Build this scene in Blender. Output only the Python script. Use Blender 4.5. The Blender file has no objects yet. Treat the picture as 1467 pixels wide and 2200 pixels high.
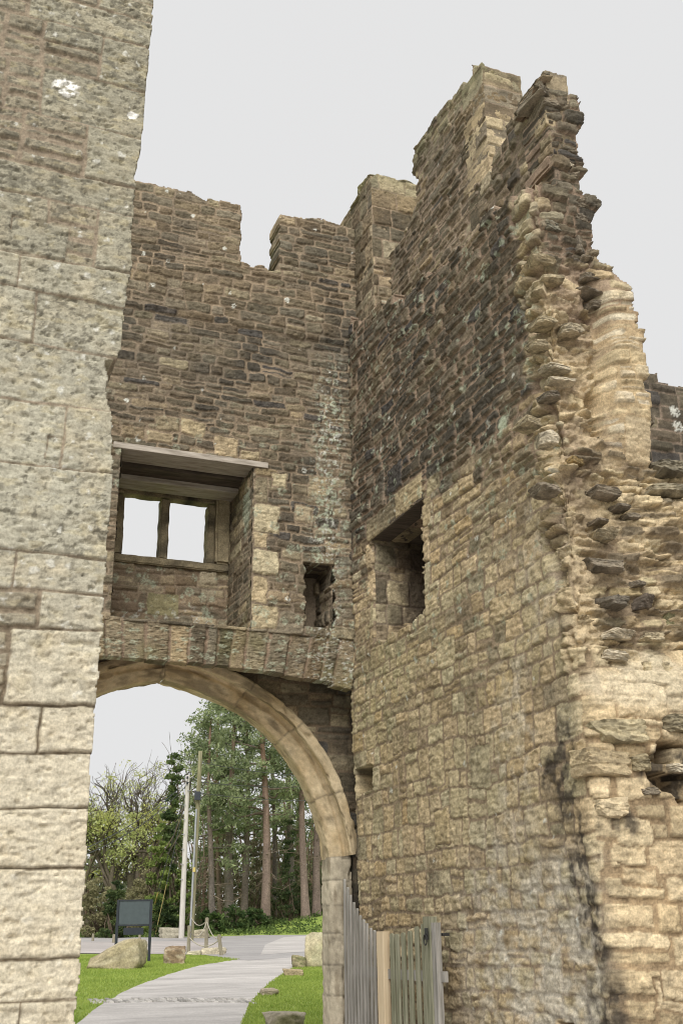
import bpy, bmesh, math, random
import numpy as np
from mathutils import Vector, Matrix
R = math.radians
SC = bpy.context.scene
COL = SC.collection

# ------------------------------------------------------------------ camera
F = 2343.0                       # focal length in photo pixels (1467 x 2200)
YAW, PIT, ROLL = R(21.5), R(21), R(.8)
EYE = np.array([0, 0, 1.6])
_h = np.array([math.sin(YAW), math.cos(YAW), 0]); _r = np.array([math.cos(YAW), -math.sin(YAW), 0]); _z = np.array([0, 0, 1.])
CF = _h*math.cos(PIT)+_z*math.sin(PIT); _u = -_h*math.sin(PIT)+_z*math.cos(PIT)
CR = _r*math.cos(ROLL)-_u*math.sin(ROLL); CU = _u*math.cos(ROLL)+_r*math.sin(ROLL)
cd = bpy.data.cameras.new('camera'); cam = bpy.data.objects.new('camera', cd); COL.objects.link(cam)
cam.matrix_world = Matrix(((CR[0], CU[0], -CF[0], EYE[0]), (CR[1], CU[1], -CF[1], EYE[1]), (CR[2], CU[2], -CF[2], EYE[2]), (0, 0, 0, 1)))
cd.sensor_fit = 'VERTICAL'; cd.sensor_height = 24; cd.lens = F/2200*24; cd.clip_end = 2000; cd.clip_start = .05
SC.camera = cam
SC.cycles.filter_width = 1.05

# ------------------------------------------------------------------ sky, sun, exposure
SUN_EL, SUN_AZ = R(42), R(207)       # azimuth clockwise from +Y: the bright part of the cloud is behind the camera
w = bpy.data.worlds.new('World'); SC.world = w; w.use_nodes = True
nt = w.node_tree; nt.nodes.clear()
out = nt.nodes.new('ShaderNodeOutputWorld'); bg1 = nt.nodes.new('ShaderNodeBackground'); bg2 = nt.nodes.new('ShaderNodeBackground'); add = nt.nodes.new('ShaderNodeAddShader')
sky = nt.nodes.new('ShaderNodeTexSky'); sky.sky_type = 'NISHITA'; sky.sun_disc = False; sky.sun_elevation = SUN_EL; sky.sun_rotation = SUN_AZ
sky.air_density = .6; sky.dust_density = 6
nt.links.new(sky.outputs[0], bg1.inputs[0]); bg1.inputs[1].default_value = .003
bg2.inputs[0].default_value = (.775, .775, .775, 1); bg2.inputs[1].default_value = .76      # the even overcast cloud deck
nt.links.new(bg1.outputs[0], add.inputs[0]); nt.links.new(bg2.outputs[0], add.inputs[1]); nt.links.new(add.outputs[0], out.inputs[0])
sl = bpy.data.lights.new('sun', 'SUN'); sl.energy = 2.7; sl.angle = R(50); sl.color = (1, .975, .935)
so = bpy.data.objects.new('sun', sl); COL.objects.link(so)
_sd = Vector((math.sin(SUN_AZ)*math.cos(SUN_EL), math.cos(SUN_AZ)*math.cos(SUN_EL), math.sin(SUN_EL)))
so.rotation_euler = _sd.to_track_quat('Z', 'Y').to_euler()
SC.view_settings.view_transform = 'Standard'; SC.view_settings.look = 'None'; SC.view_settings.exposure = .4; SC.view_settings.gamma = 1

# ------------------------------------------------------------------ helpers
def ray(px, py): return CF*F+CR*(px-733.5)-CU*(py-1100)
def onY(px, py, Y): d = ray(px, py); return EYE+d*(Y/d[1])
def onX(px, py, X): d = ray(px, py); return EYE+d*(X/d[0])
GY, GS = 14.0, .0245
def ground_z(x, y): return max(0.0, GS*(y-GY))
def onG(px, py, dz=0):
    d = ray(px, py); t = (1.6+GS*GY-dz)/(GS*d[1]-d[2]); return EYE+t*d
def tag(o, label=None, cat=None, group=None, kind=None):
    if label: o['label'] = label
    if cat: o['category'] = cat
    if group: o['group'] = group
    if kind: o['kind'] = kind
    return o
def empty(name, loc, rz=0, **k):
    o = bpy.data.objects.new(name, None); COL.objects.link(o); o.location = loc; o.rotation_euler = (0, 0, rz); o.empty_display_size = .2
    return tag(o, **k)
def setparent(o, p):
    if p is None: return o
    o.parent = p
    m = Matrix.Translation(p.location) @ p.rotation_euler.to_matrix().to_4x4() if p.parent is None else p['_w']
    return o
def world_of(p):
    m = Matrix.Identity(4)
    while p is not None:
        m = (Matrix.Translation(p.location) @ p.rotation_euler.to_matrix().to_4x4()) @ m
        p = p.parent
    return m

def hash2(ix, iy, seed):
    n = (ix.astype(np.int64)*374761393+iy.astype(np.int64)*668265263+seed*1274126177) & 0xffffffff
    n = ((n ^ (n >> 13))*1274126177) & 0xffffffff
    n = (n ^ (n >> 16)) & 0xffffffff
    return n.astype(np.float64)/4294967295.0
def vnoise(x, y, seed=0):
    xi = np.floor(x); yi = np.floor(y); fx = x-xi; fy = y-yi
    fx = fx*fx*fx*(fx*(fx*6-15)+10); fy = fy*fy*fy*(fy*(fy*6-15)+10)
    a = hash2(xi, yi, seed); b = hash2(xi+1, yi, seed); c = hash2(xi, yi+1, seed); d = hash2(xi+1, yi+1, seed)
    return (a*(1-fx)+b*fx)*(1-fy)+(c*(1-fx)+d*fx)*fy
def fbm(x, y, octv=4, seed=0, gain=.5):      # about -1..1
    s = 0; a = 1.; t = 0
    for i in range(octv):
        s = s+a*(vnoise(x, y, seed+i*17)*2-1); t += a; a *= gain; x = x*2.03+11.3; y = y*2.03-7.7
    return s/t*1.5
def sstep(a, b, x):
    t = np.clip((x-a)/(b-a), 0, 1); return t*t*(3-2*t)
def lerp(a, b, t):
    t = np.asarray(t)[..., None]; return a*(1-t)+b*t
def spots(u, v, size, dens, seed, rs=.5):
    x = u/size; y = v/size; best = np.full(x.shape, 9.)
    xi = np.floor(x); yi = np.floor(y)
    for dx in (-1, 0, 1):
        for dy in (-1, 0, 1):
            cx, cy = xi+dx, yi+dy
            px = cx+hash2(cx, cy, seed); py = cy+hash2(cx, cy, seed+5); rr = rs*(.3+hash2(cx, cy, seed+9)**2)
            on = hash2(cx, cy, seed+13) < dens
            d = np.where(on, np.hypot(x-px, y-py)-rr, 9.)
            best = np.minimum(best, d)
    return best*size
def pip(x, y, poly):
    ins = np.zeros(np.shape(x), bool); n = len(poly)
    for i in range(n):
        x1, y1 = poly[i]; x2, y2 = poly[(i+1) % n]
        if y1 == y2: continue
        c = ((y1 > y) != (y2 > y)) & (x < (x2-x1)*(y-y1)/(y2-y1)+x1)
        ins ^= c
    return ins

def mesh_np(name, verts, faces, mat, parent=None, cols=None, smooth=True):
    """verts (n,3) in world coordinates, faces (m,k) with equal k"""
    verts = np.asarray(verts, dtype=np.float64)
    if parent is not None:
        mi = np.array(world_of(parent).inverted()); verts = verts @ mi[:3, :3].T+mi[:3, 3]
    faces = np.asarray(faces, dtype=np.int32); k = faces.shape[1]
    me = bpy.data.meshes.new(name)
    me.vertices.add(len(verts)); me.vertices.foreach_set('co', verts.astype(np.float32).ravel())
    me.loops.add(faces.size); me.loops.foreach_set('vertex_index', faces.ravel())
    me.polygons.add(len(faces)); me.polygons.foreach_set('loop_start', np.arange(0, faces.size, k, dtype=np.int32))
    me.polygons.foreach_set('use_smooth', np.full(len(faces), smooth, dtype=bool))
    if cols is not None:
        at = me.attributes.new('Col', 'FLOAT_COLOR', 'POINT')
        c4 = np.ones((len(verts), 4), np.float32); c4[:, :3] = cols; at.data.foreach_set('color', c4.ravel())
    me.update(calc_edges=True); me.validate()
    me.materials.append(mat)
    o = bpy.data.objects.new(name, me); COL.objects.link(o)
    if parent is not None: o.parent = parent
    return o

# ------------------------------------------------------------------ materials
def new_mat(name):
    m = bpy.data.materials.new(name); m.use_nodes = True; nt = m.node_tree; b = nt.nodes['Principled BSDF']
    b.inputs['Roughness'].default_value = .92; b.inputs['Specular IOR Level'].default_value = .18
    return m, nt, b
def N(nt, t, **k):
    n = nt.nodes.new(t)
    for a, v in k.items(): setattr(n, a, v)
    return n
def noise(nt, co, scale, detail=4, rough=.6, stretch=None):
    if stretch:
        mp = N(nt, 'ShaderNodeMapping'); mp.inputs['Scale'].default_value = stretch; nt.links.new(co, mp.inputs[0]); co = mp.outputs[0]
    n = N(nt, 'ShaderNodeTexNoise'); n.inputs['Scale'].default_value = scale; n.inputs['Detail'].default_value = detail; n.inputs['Roughness'].default_value = rough
    nt.links.new(co, n.inputs['Vector']); return n.outputs['Fac']
def ramp(nt, fac, stops):
    r = N(nt, 'ShaderNodeValToRGB'); e = r.color_ramp.elements
    while len(e) < len(stops): e.new(.5)
    for i, (p, c) in enumerate(stops):
        e[i].position = p; e[i].color = (c, c, c, 1) if not hasattr(c, '__len__') else (*c, 1)
    nt.links.new(fac, r.inputs[0]); return r.outputs[0]
def mult(nt, a, b, fac=1.0, mode='MULTIPLY'):
    m = N(nt, 'ShaderNodeMix', data_type='RGBA', blend_type=mode); m.inputs[0].default_value = fac
    for s, k in ((a, 6), (b, 7)):
        if hasattr(s, 'is_linked'): nt.links.new(s, m.inputs[k])
        else: m.inputs[k].default_value = (*s, 1)
    return m.outputs[2]
def bump(nt, b, h, dist, strength=1.0):
    n = N(nt, 'ShaderNodeBump'); n.inputs['Distance'].default_value = dist; n.inputs['Strength'].default_value = strength
    nt.links.new(h, n.inputs['Height']); nt.links.new(n.outputs[0], b.inputs['Normal'])
def col_mat(name, lo=.72, hi=1.25, s1=45, s2=9, bd=.008, rough=.93):
    """colour attribute of the mesh broken up by fine grain"""
    m, nt, b = new_mat(name)
    at = N(nt, 'ShaderNodeAttribute'); at.attribute_name = 'Col'; co = N(nt, 'ShaderNodeTexCoord').outputs['Object']
    f1 = ramp(nt, noise(nt, co, s1, 6, .7), [(.3, lo), (.7, hi)])
    f2 = ramp(nt, noise(nt, co, s2, 5, .65), [(.3, .82), (.7, 1.15)])
    c = mult(nt, mult(nt, at.outputs['Color'], f1), f2)
    nt.links.new(c, b.inputs['Base Color']); b.inputs['Roughness'].default_value = rough
    bump(nt, b, noise(nt, co, s1*1.3, 8, .75), bd, .9)
    return m
def plain_mat(name, c1, c2, scale=8, stretch=None, bd=.004, rough=.9, spec=.2, detail=6):
    m, nt, b = new_mat(name); co = N(nt, 'ShaderNodeTexCoord').outputs['Object']
    f = noise(nt, co, scale, detail, .65, stretch)
    nt.links.new(ramp(nt, f, [(.32, c1), (.68, c2)]), b.inputs['Base Color'])
    b.inputs['Roughness'].default_value = rough; b.inputs['Specular IOR Level'].default_value = spec
    bump(nt, b, f, bd, .8); return m
M_STONE = col_mat('weathered_stone', lo=.62, hi=1.34, s1=52, s2=12, bd=.014)
M_ASHLAR = col_mat('ashlar_stone', lo=.66, hi=1.28, s1=75, s2=14, bd=.0035)
M_MOULD = col_mat('moulded_stone', lo=.85, hi=1.12, s1=60, s2=6, bd=.003)
M_ROCK = col_mat('rock', lo=.7, hi=1.25, s1=16, s2=4, bd=.02)
M_OAK = plain_mat('grey_oak', (.24, .205, .165), (.50, .45, .385), 3, (1, 8, 8), .004)
M_OAKDARK = plain_mat('dark_oak', (.05, .04, .032), (.13, .105, .08), 3, (1, 8, 8), .004)
M_IRON = plain_mat('black_iron', (.012, .012, .013), (.03, .028, .027), 30, None, .001, .55, .4)

# ------------------------------------------------------------------ masonry
class Layout:
    """irregular coursed stones; look-up gives for every point the stone it lies in"""
    def __init__(s, u0, u1, v0, v1, hf, wf, seed, split=.25, courses=None):
        g = random.Random(seed); s.rows = []; sid = 0
        if courses is None:
            vb = [v0-.2]
            while vb[-1] < v1+.2: vb.append(vb[-1]+hf(vb[-1], g))
        else: vb = list(courses)
        s.vb = np.array(vb); B = []
        for i in range(len(vb)-1):
            va, vc = vb[i], vb[i+1]; u = u0-.3*g.random()-.1; ed = [u]; sp = []; ids = []
            while u < u1+.1:
                wd = wf(va, g, vc-va); u += wd; ed.append(u)
                f = 0
                if g.random() < split and (vc-va) > .09: f = .35+.3*g.random()
                sp.append(f); ids.append(sid); sid += 2
            s.rows.append((np.array(ed), np.array(sp), np.array(ids)))
        s.n = sid+2; s.over = []
    alt = None
    def add(s, ua, ub, va, vb): s.over.append((ua, ub, va, vb)); return s.n+len(s.over)-1
    def lookup(s, U, V):
        sh = U.shape; U = U.ravel(); V = V.ravel(); n = len(U)
        row = np.clip(np.searchsorted(s.vb, V, 'right')-1, 0, len(s.rows)-1)
        ua = np.zeros(n); ub = np.zeros(n); va = s.vb[row].copy(); vc = s.vb[row+1].copy(); sid = np.zeros(n, int)
        order = np.argsort(row, kind='stable'); st = np.searchsorted(row[order], np.arange(len(s.rows)+1))
        for i, (ed, sp, ids) in enumerate(s.rows):
            ix = order[st[i]:st[i+1]]
            if not len(ix): continue
            k = np.clip(np.searchsorted(ed, U[ix], 'right')-1, 0, len(sp)-1)
            ua[ix] = ed[k]; ub[ix] = ed[k+1]; f = sp[k]; ids_ = ids[k].copy()
            vm = va[ix]+(vc[ix]-va[ix])*f; up = (f > 0) & (V[ix] > vm); lo = (f > 0) & ~up
            t = va[ix]; t[up] = vm[up]; va[ix] = t; t = vc[ix]; t[lo] = vm[lo]; vc[ix] = t
            ids_[up] += 1; sid[ix] = ids_
        if s.alt is not None:
            us, la = s.alt; m = U > us; q = la.lookup(U[m], V[m])
            sid[m] = q[0]+s.n1; ua[m] = q[1]; ub[m] = q[2]; va[m] = q[3]; vc[m] = q[4]
        for k, (a, b, c, d) in enumerate(s.over):
            m = (U > a) & (U < b) & (V > c) & (V < d)
            ua[m] = a; ub[m] = b; va[m] = c; vc[m] = d; sid[m] = s.n+k
        rs = lambda q: q.reshape(sh)
        return rs(sid), rs(ua), rs(ub), rs(va), rs(vc)

def plane(o, ud, vd, n):
    o, ud, vd, n = (np.array(q, float) for q in (o, ud, vd, n))
    return lambda U, V: (o+U[..., None]*ud+V[..., None]*vd, np.broadcast_to(n, U.shape+(3,)))

class Ctx: pass
def stonework(name, parent, frame, ur, vr, cell, lay, inside, colfun, mat=None, seed=1, gap=.006, bev=.02, rnd=.02, proj=(.0, .03), tilt=.08,
              rough=.007, bed=.004, warp=.012, wave=.02, mortar=-.0, skirt=.35, nsk=10, extra=None, drop=None, pk=None):
    nu = int(round((ur[1]-ur[0])/cell))+1; nv = int(round((vr[1]-vr[0])/cell))+1
    U, V = np.meshgrid(np.linspace(*ur, nu), np.linspace(*vr, nv))
    Uw = U+warp*fbm(U/.14, V/.14, 3, seed)+wave*.5*fbm(U/.9, V/.9, 2, seed+3)
    Vw = V+warp*fbm(U/.16, V/.12, 3, seed+40)+wave*fbm(U/1.1, V/.8, 2, seed+43)
    sid, ua, ub, va, vb = lay.lookup(Uw, Vw)
    rt = np.random.default_rng(seed).random((lay.n+len(lay.over)+4, 10)); rr = rt[sid]
    c = Ctx(); c.U, c.V, c.sid, c.rr = U, V, sid, rr; c.cu = (ua+ub)/2; c.cv = (va+vb)/2; c.w = ub-ua; c.h = vb-va
    du = np.minimum(Uw-ua, ub-Uw); dv = np.minimum(Vw-va, vb-Vw)
    r = np.minimum(rnd*(.5+rr[..., 0]), np.minimum(c.w, c.h)*.45)
    dist = r-np.hypot(np.clip(r-du, 0, None), np.clip(r-dv, 0, None))
    dist = np.where((du < r) & (dv < r), np.minimum(dist, np.minimum(du, dv)), np.minimum(du, dv))
    g = (gap(c) if callable(gap) else gap)*(.3+1.4*rr[..., 1]); bv = np.minimum(bev, .4*c.h)
    t = sstep(0, 1, (dist-g)/bv); ts = sstep(0, 1, (dist-g)/.006); c.t = ts; c.dist = dist
    if drop is not None: k_ = ~drop(c); t = t*k_; ts = ts*k_; c.t = ts
    pr = proj[0]+(proj[1]-proj[0])*rr[..., 2]**1.3
    face = pr+tilt*(rr[..., 3]-.5)*(Uw-c.cu)-tilt*(rr[..., 4]*.9-.1)*(Vw-c.cv)*1.2
    if pk is not None: face = face*pk(c)
    ro = rough*(.5+rr[..., 5])*fbm(U/.07, V/.055, 5, seed+90, .62)-.012*sstep(.35, .8, fbm(U/.045, V/.03, 3, seed+95))+bed*fbm(U/.3+rr[..., 6]*50, V/.022+rr[..., 7]*50, 3, seed+120)
    mo = mortar+.006*fbm(U/.12, V/.12, 3, seed+150)+.003*fbm(U/.02, V/.02, 2, seed+160)
    H = mo*(1-t)+t*(face+ro)
    if extra is not None: H = H+extra(c)
    P, Nn = frame(U, V); X = P+Nn*H[..., None]
    cols = np.clip(colfun(c), .004, .95)
    c2 = Ctx(); sl = (slice(0, -1), slice(0, -1))
    for k in ('U', 'V', 'sid', 'cu', 'cv'): setattr(c2, k, getattr(c, k)[sl])
    c2.U = c2.U+cell/2; c2.V = c2.V+cell/2
    Mk = inside(c2) if inside is not None else np.ones((nv-1, nu-1), bool)
    idx = np.arange(nu*nv).reshape(nv, nu)
    q = np.stack([idx[:-1, :-1], idx[:-1, 1:], idx[1:, 1:], idx[1:, :-1]], -1)[Mk]
    E = []
    Mp = np.pad(Mk, 1); C = Mp[1:-1, 1:-1]
    for nb, a, b in ((Mp[:-2, 1:-1], idx[:-1, :-1], idx[:-1, 1:]), (Mp[1:-1, 2:], idx[:-1, 1:], idx[1:, 1:]), (Mp[2:, 1:-1], idx[1:, 1:], idx[1:, :-1]), (Mp[1:-1, :-2], idx[1:, :-1], idx[:-1, :-1])):
        m = C & ~nb; E.append(np.stack([a[m], b[m]], -1))
    E = np.concatenate(E)
    # orientation: u x v should equal the normal
    up = np.cross(P[0, 1]-P[0, 0], P[1, 0]-P[0, 0]); flip = np.dot(up, Nn[0, 0]) < 0
    Xf = X.reshape(-1, 3); Cf = cols.reshape(-1, 3); Nf = Nn.reshape(-1, 3)
    verts = [Xf]; vc = [Cf]; faces = [q]
    if skirt:
        bv_ = np.unique(E); pos = np.full(nu*nv, -1); pos[bv_] = np.arange(len(bv_)); n0 = nu*nv; nb = len(bv_)
        prev = E; Uf = U.ravel()[bv_]; Vf = V.ravel()[bv_]
        for k in range(1, nsk+1):
            f = skirt*k/nsk
            jit = np.stack([fbm(Uf/.1+k*3.7, Vf/.1, 2, seed+7), fbm(Uf/.1, Vf/.1+k*3.1, 2, seed+8), fbm(Uf/.1+k*2.7, Vf/.1+5, 2, seed+9)], -1)*.008
            verts.append(P.reshape(-1, 3)[bv_]-Nf[bv_]*f+jit+Nf[bv_]*0)
            blk = vnoise(Uf/.22+np.floor(f/.16)*7.3, Vf/.14+np.floor(f/.16)*3.1, seed+70)
            vc.append(np.clip(Cf[bv_]*(.65+.7*blk)[:, None], 0, .9))
            cur = pos[E]+n0+(k-1)*nb
            faces.append(np.stack([prev[:, 1], prev[:, 0], cur[:, 0], cur[:, 1]], -1)); prev = cur
    verts = np.concatenate(verts); vc = np.concatenate(vc); faces = np.concatenate(faces)
    if flip: faces = faces[:, ::-1]
    used = np.unique(faces); rem = np.zeros(len(verts), np.int64); rem[used] = np.arange(len(used))
    return mesh_np(name, verts[used], rem[faces], mat or M_STONE, parent, vc[used])

A3 = lambda *a: np.array(a, float)
DARK = A3(.076, .067, .053); BROWN = A3(.170, .138, .094); TAN = A3(.50, .415, .272); OCHRE = A3(.47, .345, .17); CREAM = A3(.62, .53, .37); GREY = A3(.30, .265, .21)
MORT = A3(.31, .245, .172); MORTG = A3(.40, .345, .26); REDB = A3(.22, .12, .075); LICH = A3(.62, .62, .55); LICHG = A3(.42, .46, .34); SLATE = A3(.072, .068, .066)
def base_cols(c, dark, tan, seed, mort=MORT, grey=.0, extra_mott=.0):
    """dark 0..1 = blackened share, tan 0..1 = pale stone share"""
    rr = c.rr
    k = sstep(.2, .8, tan+(rr[..., 6]-.5)*.7)
    s = lerp(BROWN, TAN, k)
    s = lerp(s, OCHRE, np.clip((rr[..., 7]-.72)*2.2, 0, 1)*np.clip(tan*1.2, .15, 1)*.6)
    s = lerp(s, GREY, np.clip(grey+(rr[..., 8]-.5)*.8, 0, 1)*.75)
    s = s*lerp(A3(1.05, .98, .92)*np.ones(rr.shape[:-1]+(1,)), A3(.96, 1.01, 1.0), rr[..., 0])
    d = np.clip(dark+(rr[..., 9]-.5)*.55+.5*fbm(c.U/.6, c.V/.5, 4, seed+5), 0, 1)
    s = lerp(s, DARK, d*.92)
    s = lerp(s, SLATE, ((rr[..., 5] > .93) & (dark > .3))*.7)
    s = s*(1+.30*fbm(c.U/.05, c.V/.035, 4, seed+11))[..., None]
    s = s*(.85+.3*rr[..., 8])[..., None]
    m = mort*(1+.22*fbm(c.U/.2, c.V/.2, 4, seed+21))[..., None]
    m = lerp(m, DARK*1.6, np.clip(dark*.35+.45*fbm(c.U/.6, c.V/.6, 3, seed+25), 0, .8))
    return lerp(m, s, c.t)
def lichen(c, cols, size, dens, seed, col=LICH, amt=.85, zone=None, rs=.5):
    d = spots(c.U+.012*fbm(c.U/.03, c.V/.03, 2, seed), c.V+.012*fbm(c.U/.03, c.V/.03, 2, seed+1), size, dens, seed, rs)
    k = sstep(.004, -.006, d)*amt*sstep(-.5, .1, fbm(c.U/.02, c.V/.02, 2, seed+3))
    if zone is not None: k = k*zone
    return lerp(cols, col, np.clip(k, 0, 1))
def blob(c, u, v, ru, rv, seed=0, e=.5):
    d = np.hypot((c.U-u)/ru, (c.V-v)/rv)+.45*fbm(c.U/.25, c.V/.25, 4, seed+33)
    return sstep(1+e/2, 1-e/2, d)

def rock(name, parent, center, size, seed, col, mat=None, sub=4, rot=0, amp=.16, box=.55, cols2=None):
    """angular stone: a cube-sphere pushed about by noise"""
    bm = bmesh.new(); bmesh.ops.create_icosphere(bm, subdivisions=sub, radius=1)
    v = np.array([p.co[:] for p in bm.verts]); f = np.array([[q.index for q in t.verts] for t in bm.faces]); bm.free()
    g = np.random.default_rng(seed)
    pn = np.concatenate([np.eye(3), -np.eye(3), g.normal(size=(9, 3))])+g.normal(size=(15, 3))*.13
    pn /= np.linalg.norm(pn, axis=1, keepdims=True); ph = np.r_[g.uniform(.82, 1.0, 6), g.uniform(1.0, 1.4, 9)]
    dt = v @ pn.T; rad = np.min(np.where(dt > .05, ph/np.maximum(dt, .05), 9), axis=1); v = v*rad[:, None]
    def n3(s, k): return fbm(v[:, 0]/s+seed*3.1+v[:, 2]*.7/s, v[:, 1]/s+v[:, 2]*1.3/s+seed, 3, seed+k)
    lay_ = fbm(v[:, 2]/.16+seed, v[:, 0]*.3+v[:, 1]*.3, 3, seed+30)
    v = v*(1+amp*.3*n3(.9, 0)+amp*.45*n3(.25, 5)+amp*.28*lay_*(1-np.abs(v[:, 2])).clip(0, 1))[:, None]
    br = 1+.25*n3(.5, 9)+.2*n3(.15, 12)
    c = np.array(col)[None]*br[:, None]
    if cols2 is not None: c = lerp(c, np.array(cols2)[None]*br[:, None], sstep(-.1, .5, n3(.7, 20)))
    v = v*np.array(size)[None]/2
    cr, sr = math.cos(rot), math.sin(rot); v = np.stack([v[:, 0]*cr-v[:, 1]*sr, v[:, 0]*sr+v[:, 1]*cr, v[:, 2]], -1)+np.array(center)[None]
    return mesh_np(name, v, f, mat or M_ROCK, parent, np.clip(c, .004, .95), smooth=mat is not M_STONE)

def box_part(name, parent, lo, hi, mat, bev=.008, rough=0, seed=0, cuts=0):
    bm = bmesh.new(); bmesh.ops.create_cube(bm, size=1)
    for v in bm.verts: v.co = Vector([(lo[i]+hi[i])/2+v.co[i]*(hi[i]-lo[i]) for i in range(3)])
    if cuts: bmesh.ops.subdivide_edges(bm, edges=bm.edges[:], cuts=cuts, use_grid_fill=True)
    if rough:
        g = random.Random(seed)
        for v in bm.verts: v.co += Vector([(g.random()-.5)*2*rough for _ in range(3)])
    elif bev: bmesh.ops.bevel(bm, geom=bm.edges[:], offset=bev, segments=2, affect='EDGES', profile=.6)
    return bm_obj(name, bm, mat, parent)
def bm_obj(name, bm, mat, parent=None, smooth=False):
    if parent is not None: bm.transform(world_of(parent).inverted())
    bmesh.ops.recalc_face_normals(bm, faces=bm.faces[:])
    me = bpy.data.meshes.new(name); bm.to_mesh(me); bm.free(); me.materials.append(mat)
    if smooth: me.polygons.foreach_set('use_smooth', np.ones(len(me.polygons), bool))
    o = bpy.data.objects.new(name, me); COL.objects.link(o)
    if parent is not None: o.parent = parent
    return o
def tube_np(pts, rad, n=8):
    pts = np.asarray(pts, float); k = len(pts); rad = np.broadcast_to(rad, (k,))
    tg = np.gradient(pts, axis=0); tg /= np.linalg.norm(tg, axis=1, keepdims=True)+1e-9
    ref = np.where(np.abs(tg[:, 2:3]) > .9, np.array([[1., 0, 0]]), np.array([[0, 0, 1.]]))
    a = np.cross(tg, ref); a /= np.linalg.norm(a, axis=1, keepdims=True)+1e-9; b = np.cross(tg, a)
    th = np.arange(n)*2*math.pi/n
    v = pts[:, None]+rad[:, None, None]*(np.cos(th)[None, :, None]*a[:, None]+np.sin(th)[None, :, None]*b[:, None])
    i = np.arange(k-1)[:, None]*n; j = np.arange(n)[None]; j2 = (j+1) % n
    f = np.stack([i+j, i+j2, i+n+j2, i+n+j], -1).reshape(-1, 4)
    return v.reshape(-1, 3), f
class MB:
    """collects pieces (quads) with colours into one mesh"""
    def __init__(s): s.v = []; s.f = []; s.c = []; s.n = 0
    def add(s, v, f, col=(1, 1, 1)):
        s.v.append(v); s.f.append(np.asarray(f)+s.n); s.n += len(v); col = np.asarray(col, float)
        s.c.append(np.broadcast_to(col, (len(v), 3)) if col.ndim == 1 else col)
    def tube(s, pts, rad, n=8, col=(1, 1, 1)): s.add(*tube_np(pts, rad, n), col)
    def build(s, name, mat, parent=None, smooth=True):
        return mesh_np(name, np.concatenate(s.v), np.concatenate(s.f), mat, parent, np.clip(np.concatenate(s.c), .002, .95), smooth)

# ================================================================== THE RUIN
BY = 12.0        # inner face of the gateway wall
SX = 4.87        # inner face of the side wall
rubble_h = lambda v, g: .075+.075*g.random()
rubble_w = lambda v, g, h: (.14+.26*g.random()**1.3)

# ---- gateway wall (with the arch), facing the camera
gw = empty('gateway_wall', (2.7, BY, 0), label='tall dark rubble gateway wall pierced by pointed arch and two-light window', cat='castle wall', kind='thing')
WL, WR, WB, WT = 1.92, 3.56, 4.93, 7.04       # window recess
NL, NR, NB, NT_ = 4.235, 4.62, 5.02, 5.83     # small niche
lay = Layout(-.6, 5.3, 4.8, 11.1, lambda v, g: (.085+.07*g.random()) if v > 6.5 else (.1+.07*g.random()), lambda v, g, h: .17+.30*g.random()**1.2, 11, .12)
g = random.Random(5); tanids = []
z = WB
k = 0
while z < WT-.02:                              # quoins of the window recess
    hh = .22+.16*g.random(); hh = min(hh, WT-z) if WT-z-hh > .12 else WT-z
    tanids.append(lay.add(WR, WR+(.17 if k % 2 else .30)+.05*g.random(), z, z+hh)); z += hh; k += 1
for a, b, c_, d in ((2.3, 2.62, 7.28, 7.5), (1.9, 2.2, 7.14, 7.32), (2.2, 2.55, 7.12, 7.28), (3.05, 3.36, 7.12, 7.36), (3.38, 3.66, 7.10, 7.26), (4.28, 4.55, 6.72, 7.02), (3.78, 4.0, 6.78, 7.0), (2.62, 2.95, 7.3, 7.52), (4.1, 4.35, 6.35, 6.6)):
    tanids.append(lay.add(a, b, c_, d))
top_px = [(285, 395), (330, 400), (390, 410), (420, 428), (470, 437), (478, 430), (517, 440)]
tp = [onY(*p, BY) for p in top_px]
top_poly = [(-.7, 4.0), (-.7, 10.85)]+[(p[0], p[2]) for p in tp]+[(3.5, 10.86), (3.7, 10.9)]+[(onY(*p, BY)[0], onY(*p, BY)[2]) for p in ((608, 458), (640, 462), (660, 470), (690, 468), (720, 480), (750, 490))]+[(5.2, 10.85), (5.2, 4.0)]
def gw_in(c):
    # ragged stone-by-stone top, straight cut openings
    m = pip(c.cu*.75+c.U*.25, c.cv*.75+c.V*.25, top_poly)
    m &= ~((c.U > 3.32+.012*np.sin(c.V*19)) & (c.U < 3.87+.012*np.sin(c.V*25)) & (c.V > 9.93+.03*np.sin(c.U*23)))
    m &= ~((c.U > WL) & (c.U < WR) & (c.V > WB) & (c.V < WT))
    m &= ~((c.U > NL+.015*np.sin(c.V*31)) & (c.U < NR+.02*np.sin(c.V*27)) & (c.V > NB) & (c.V < NT_))
    return m
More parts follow.
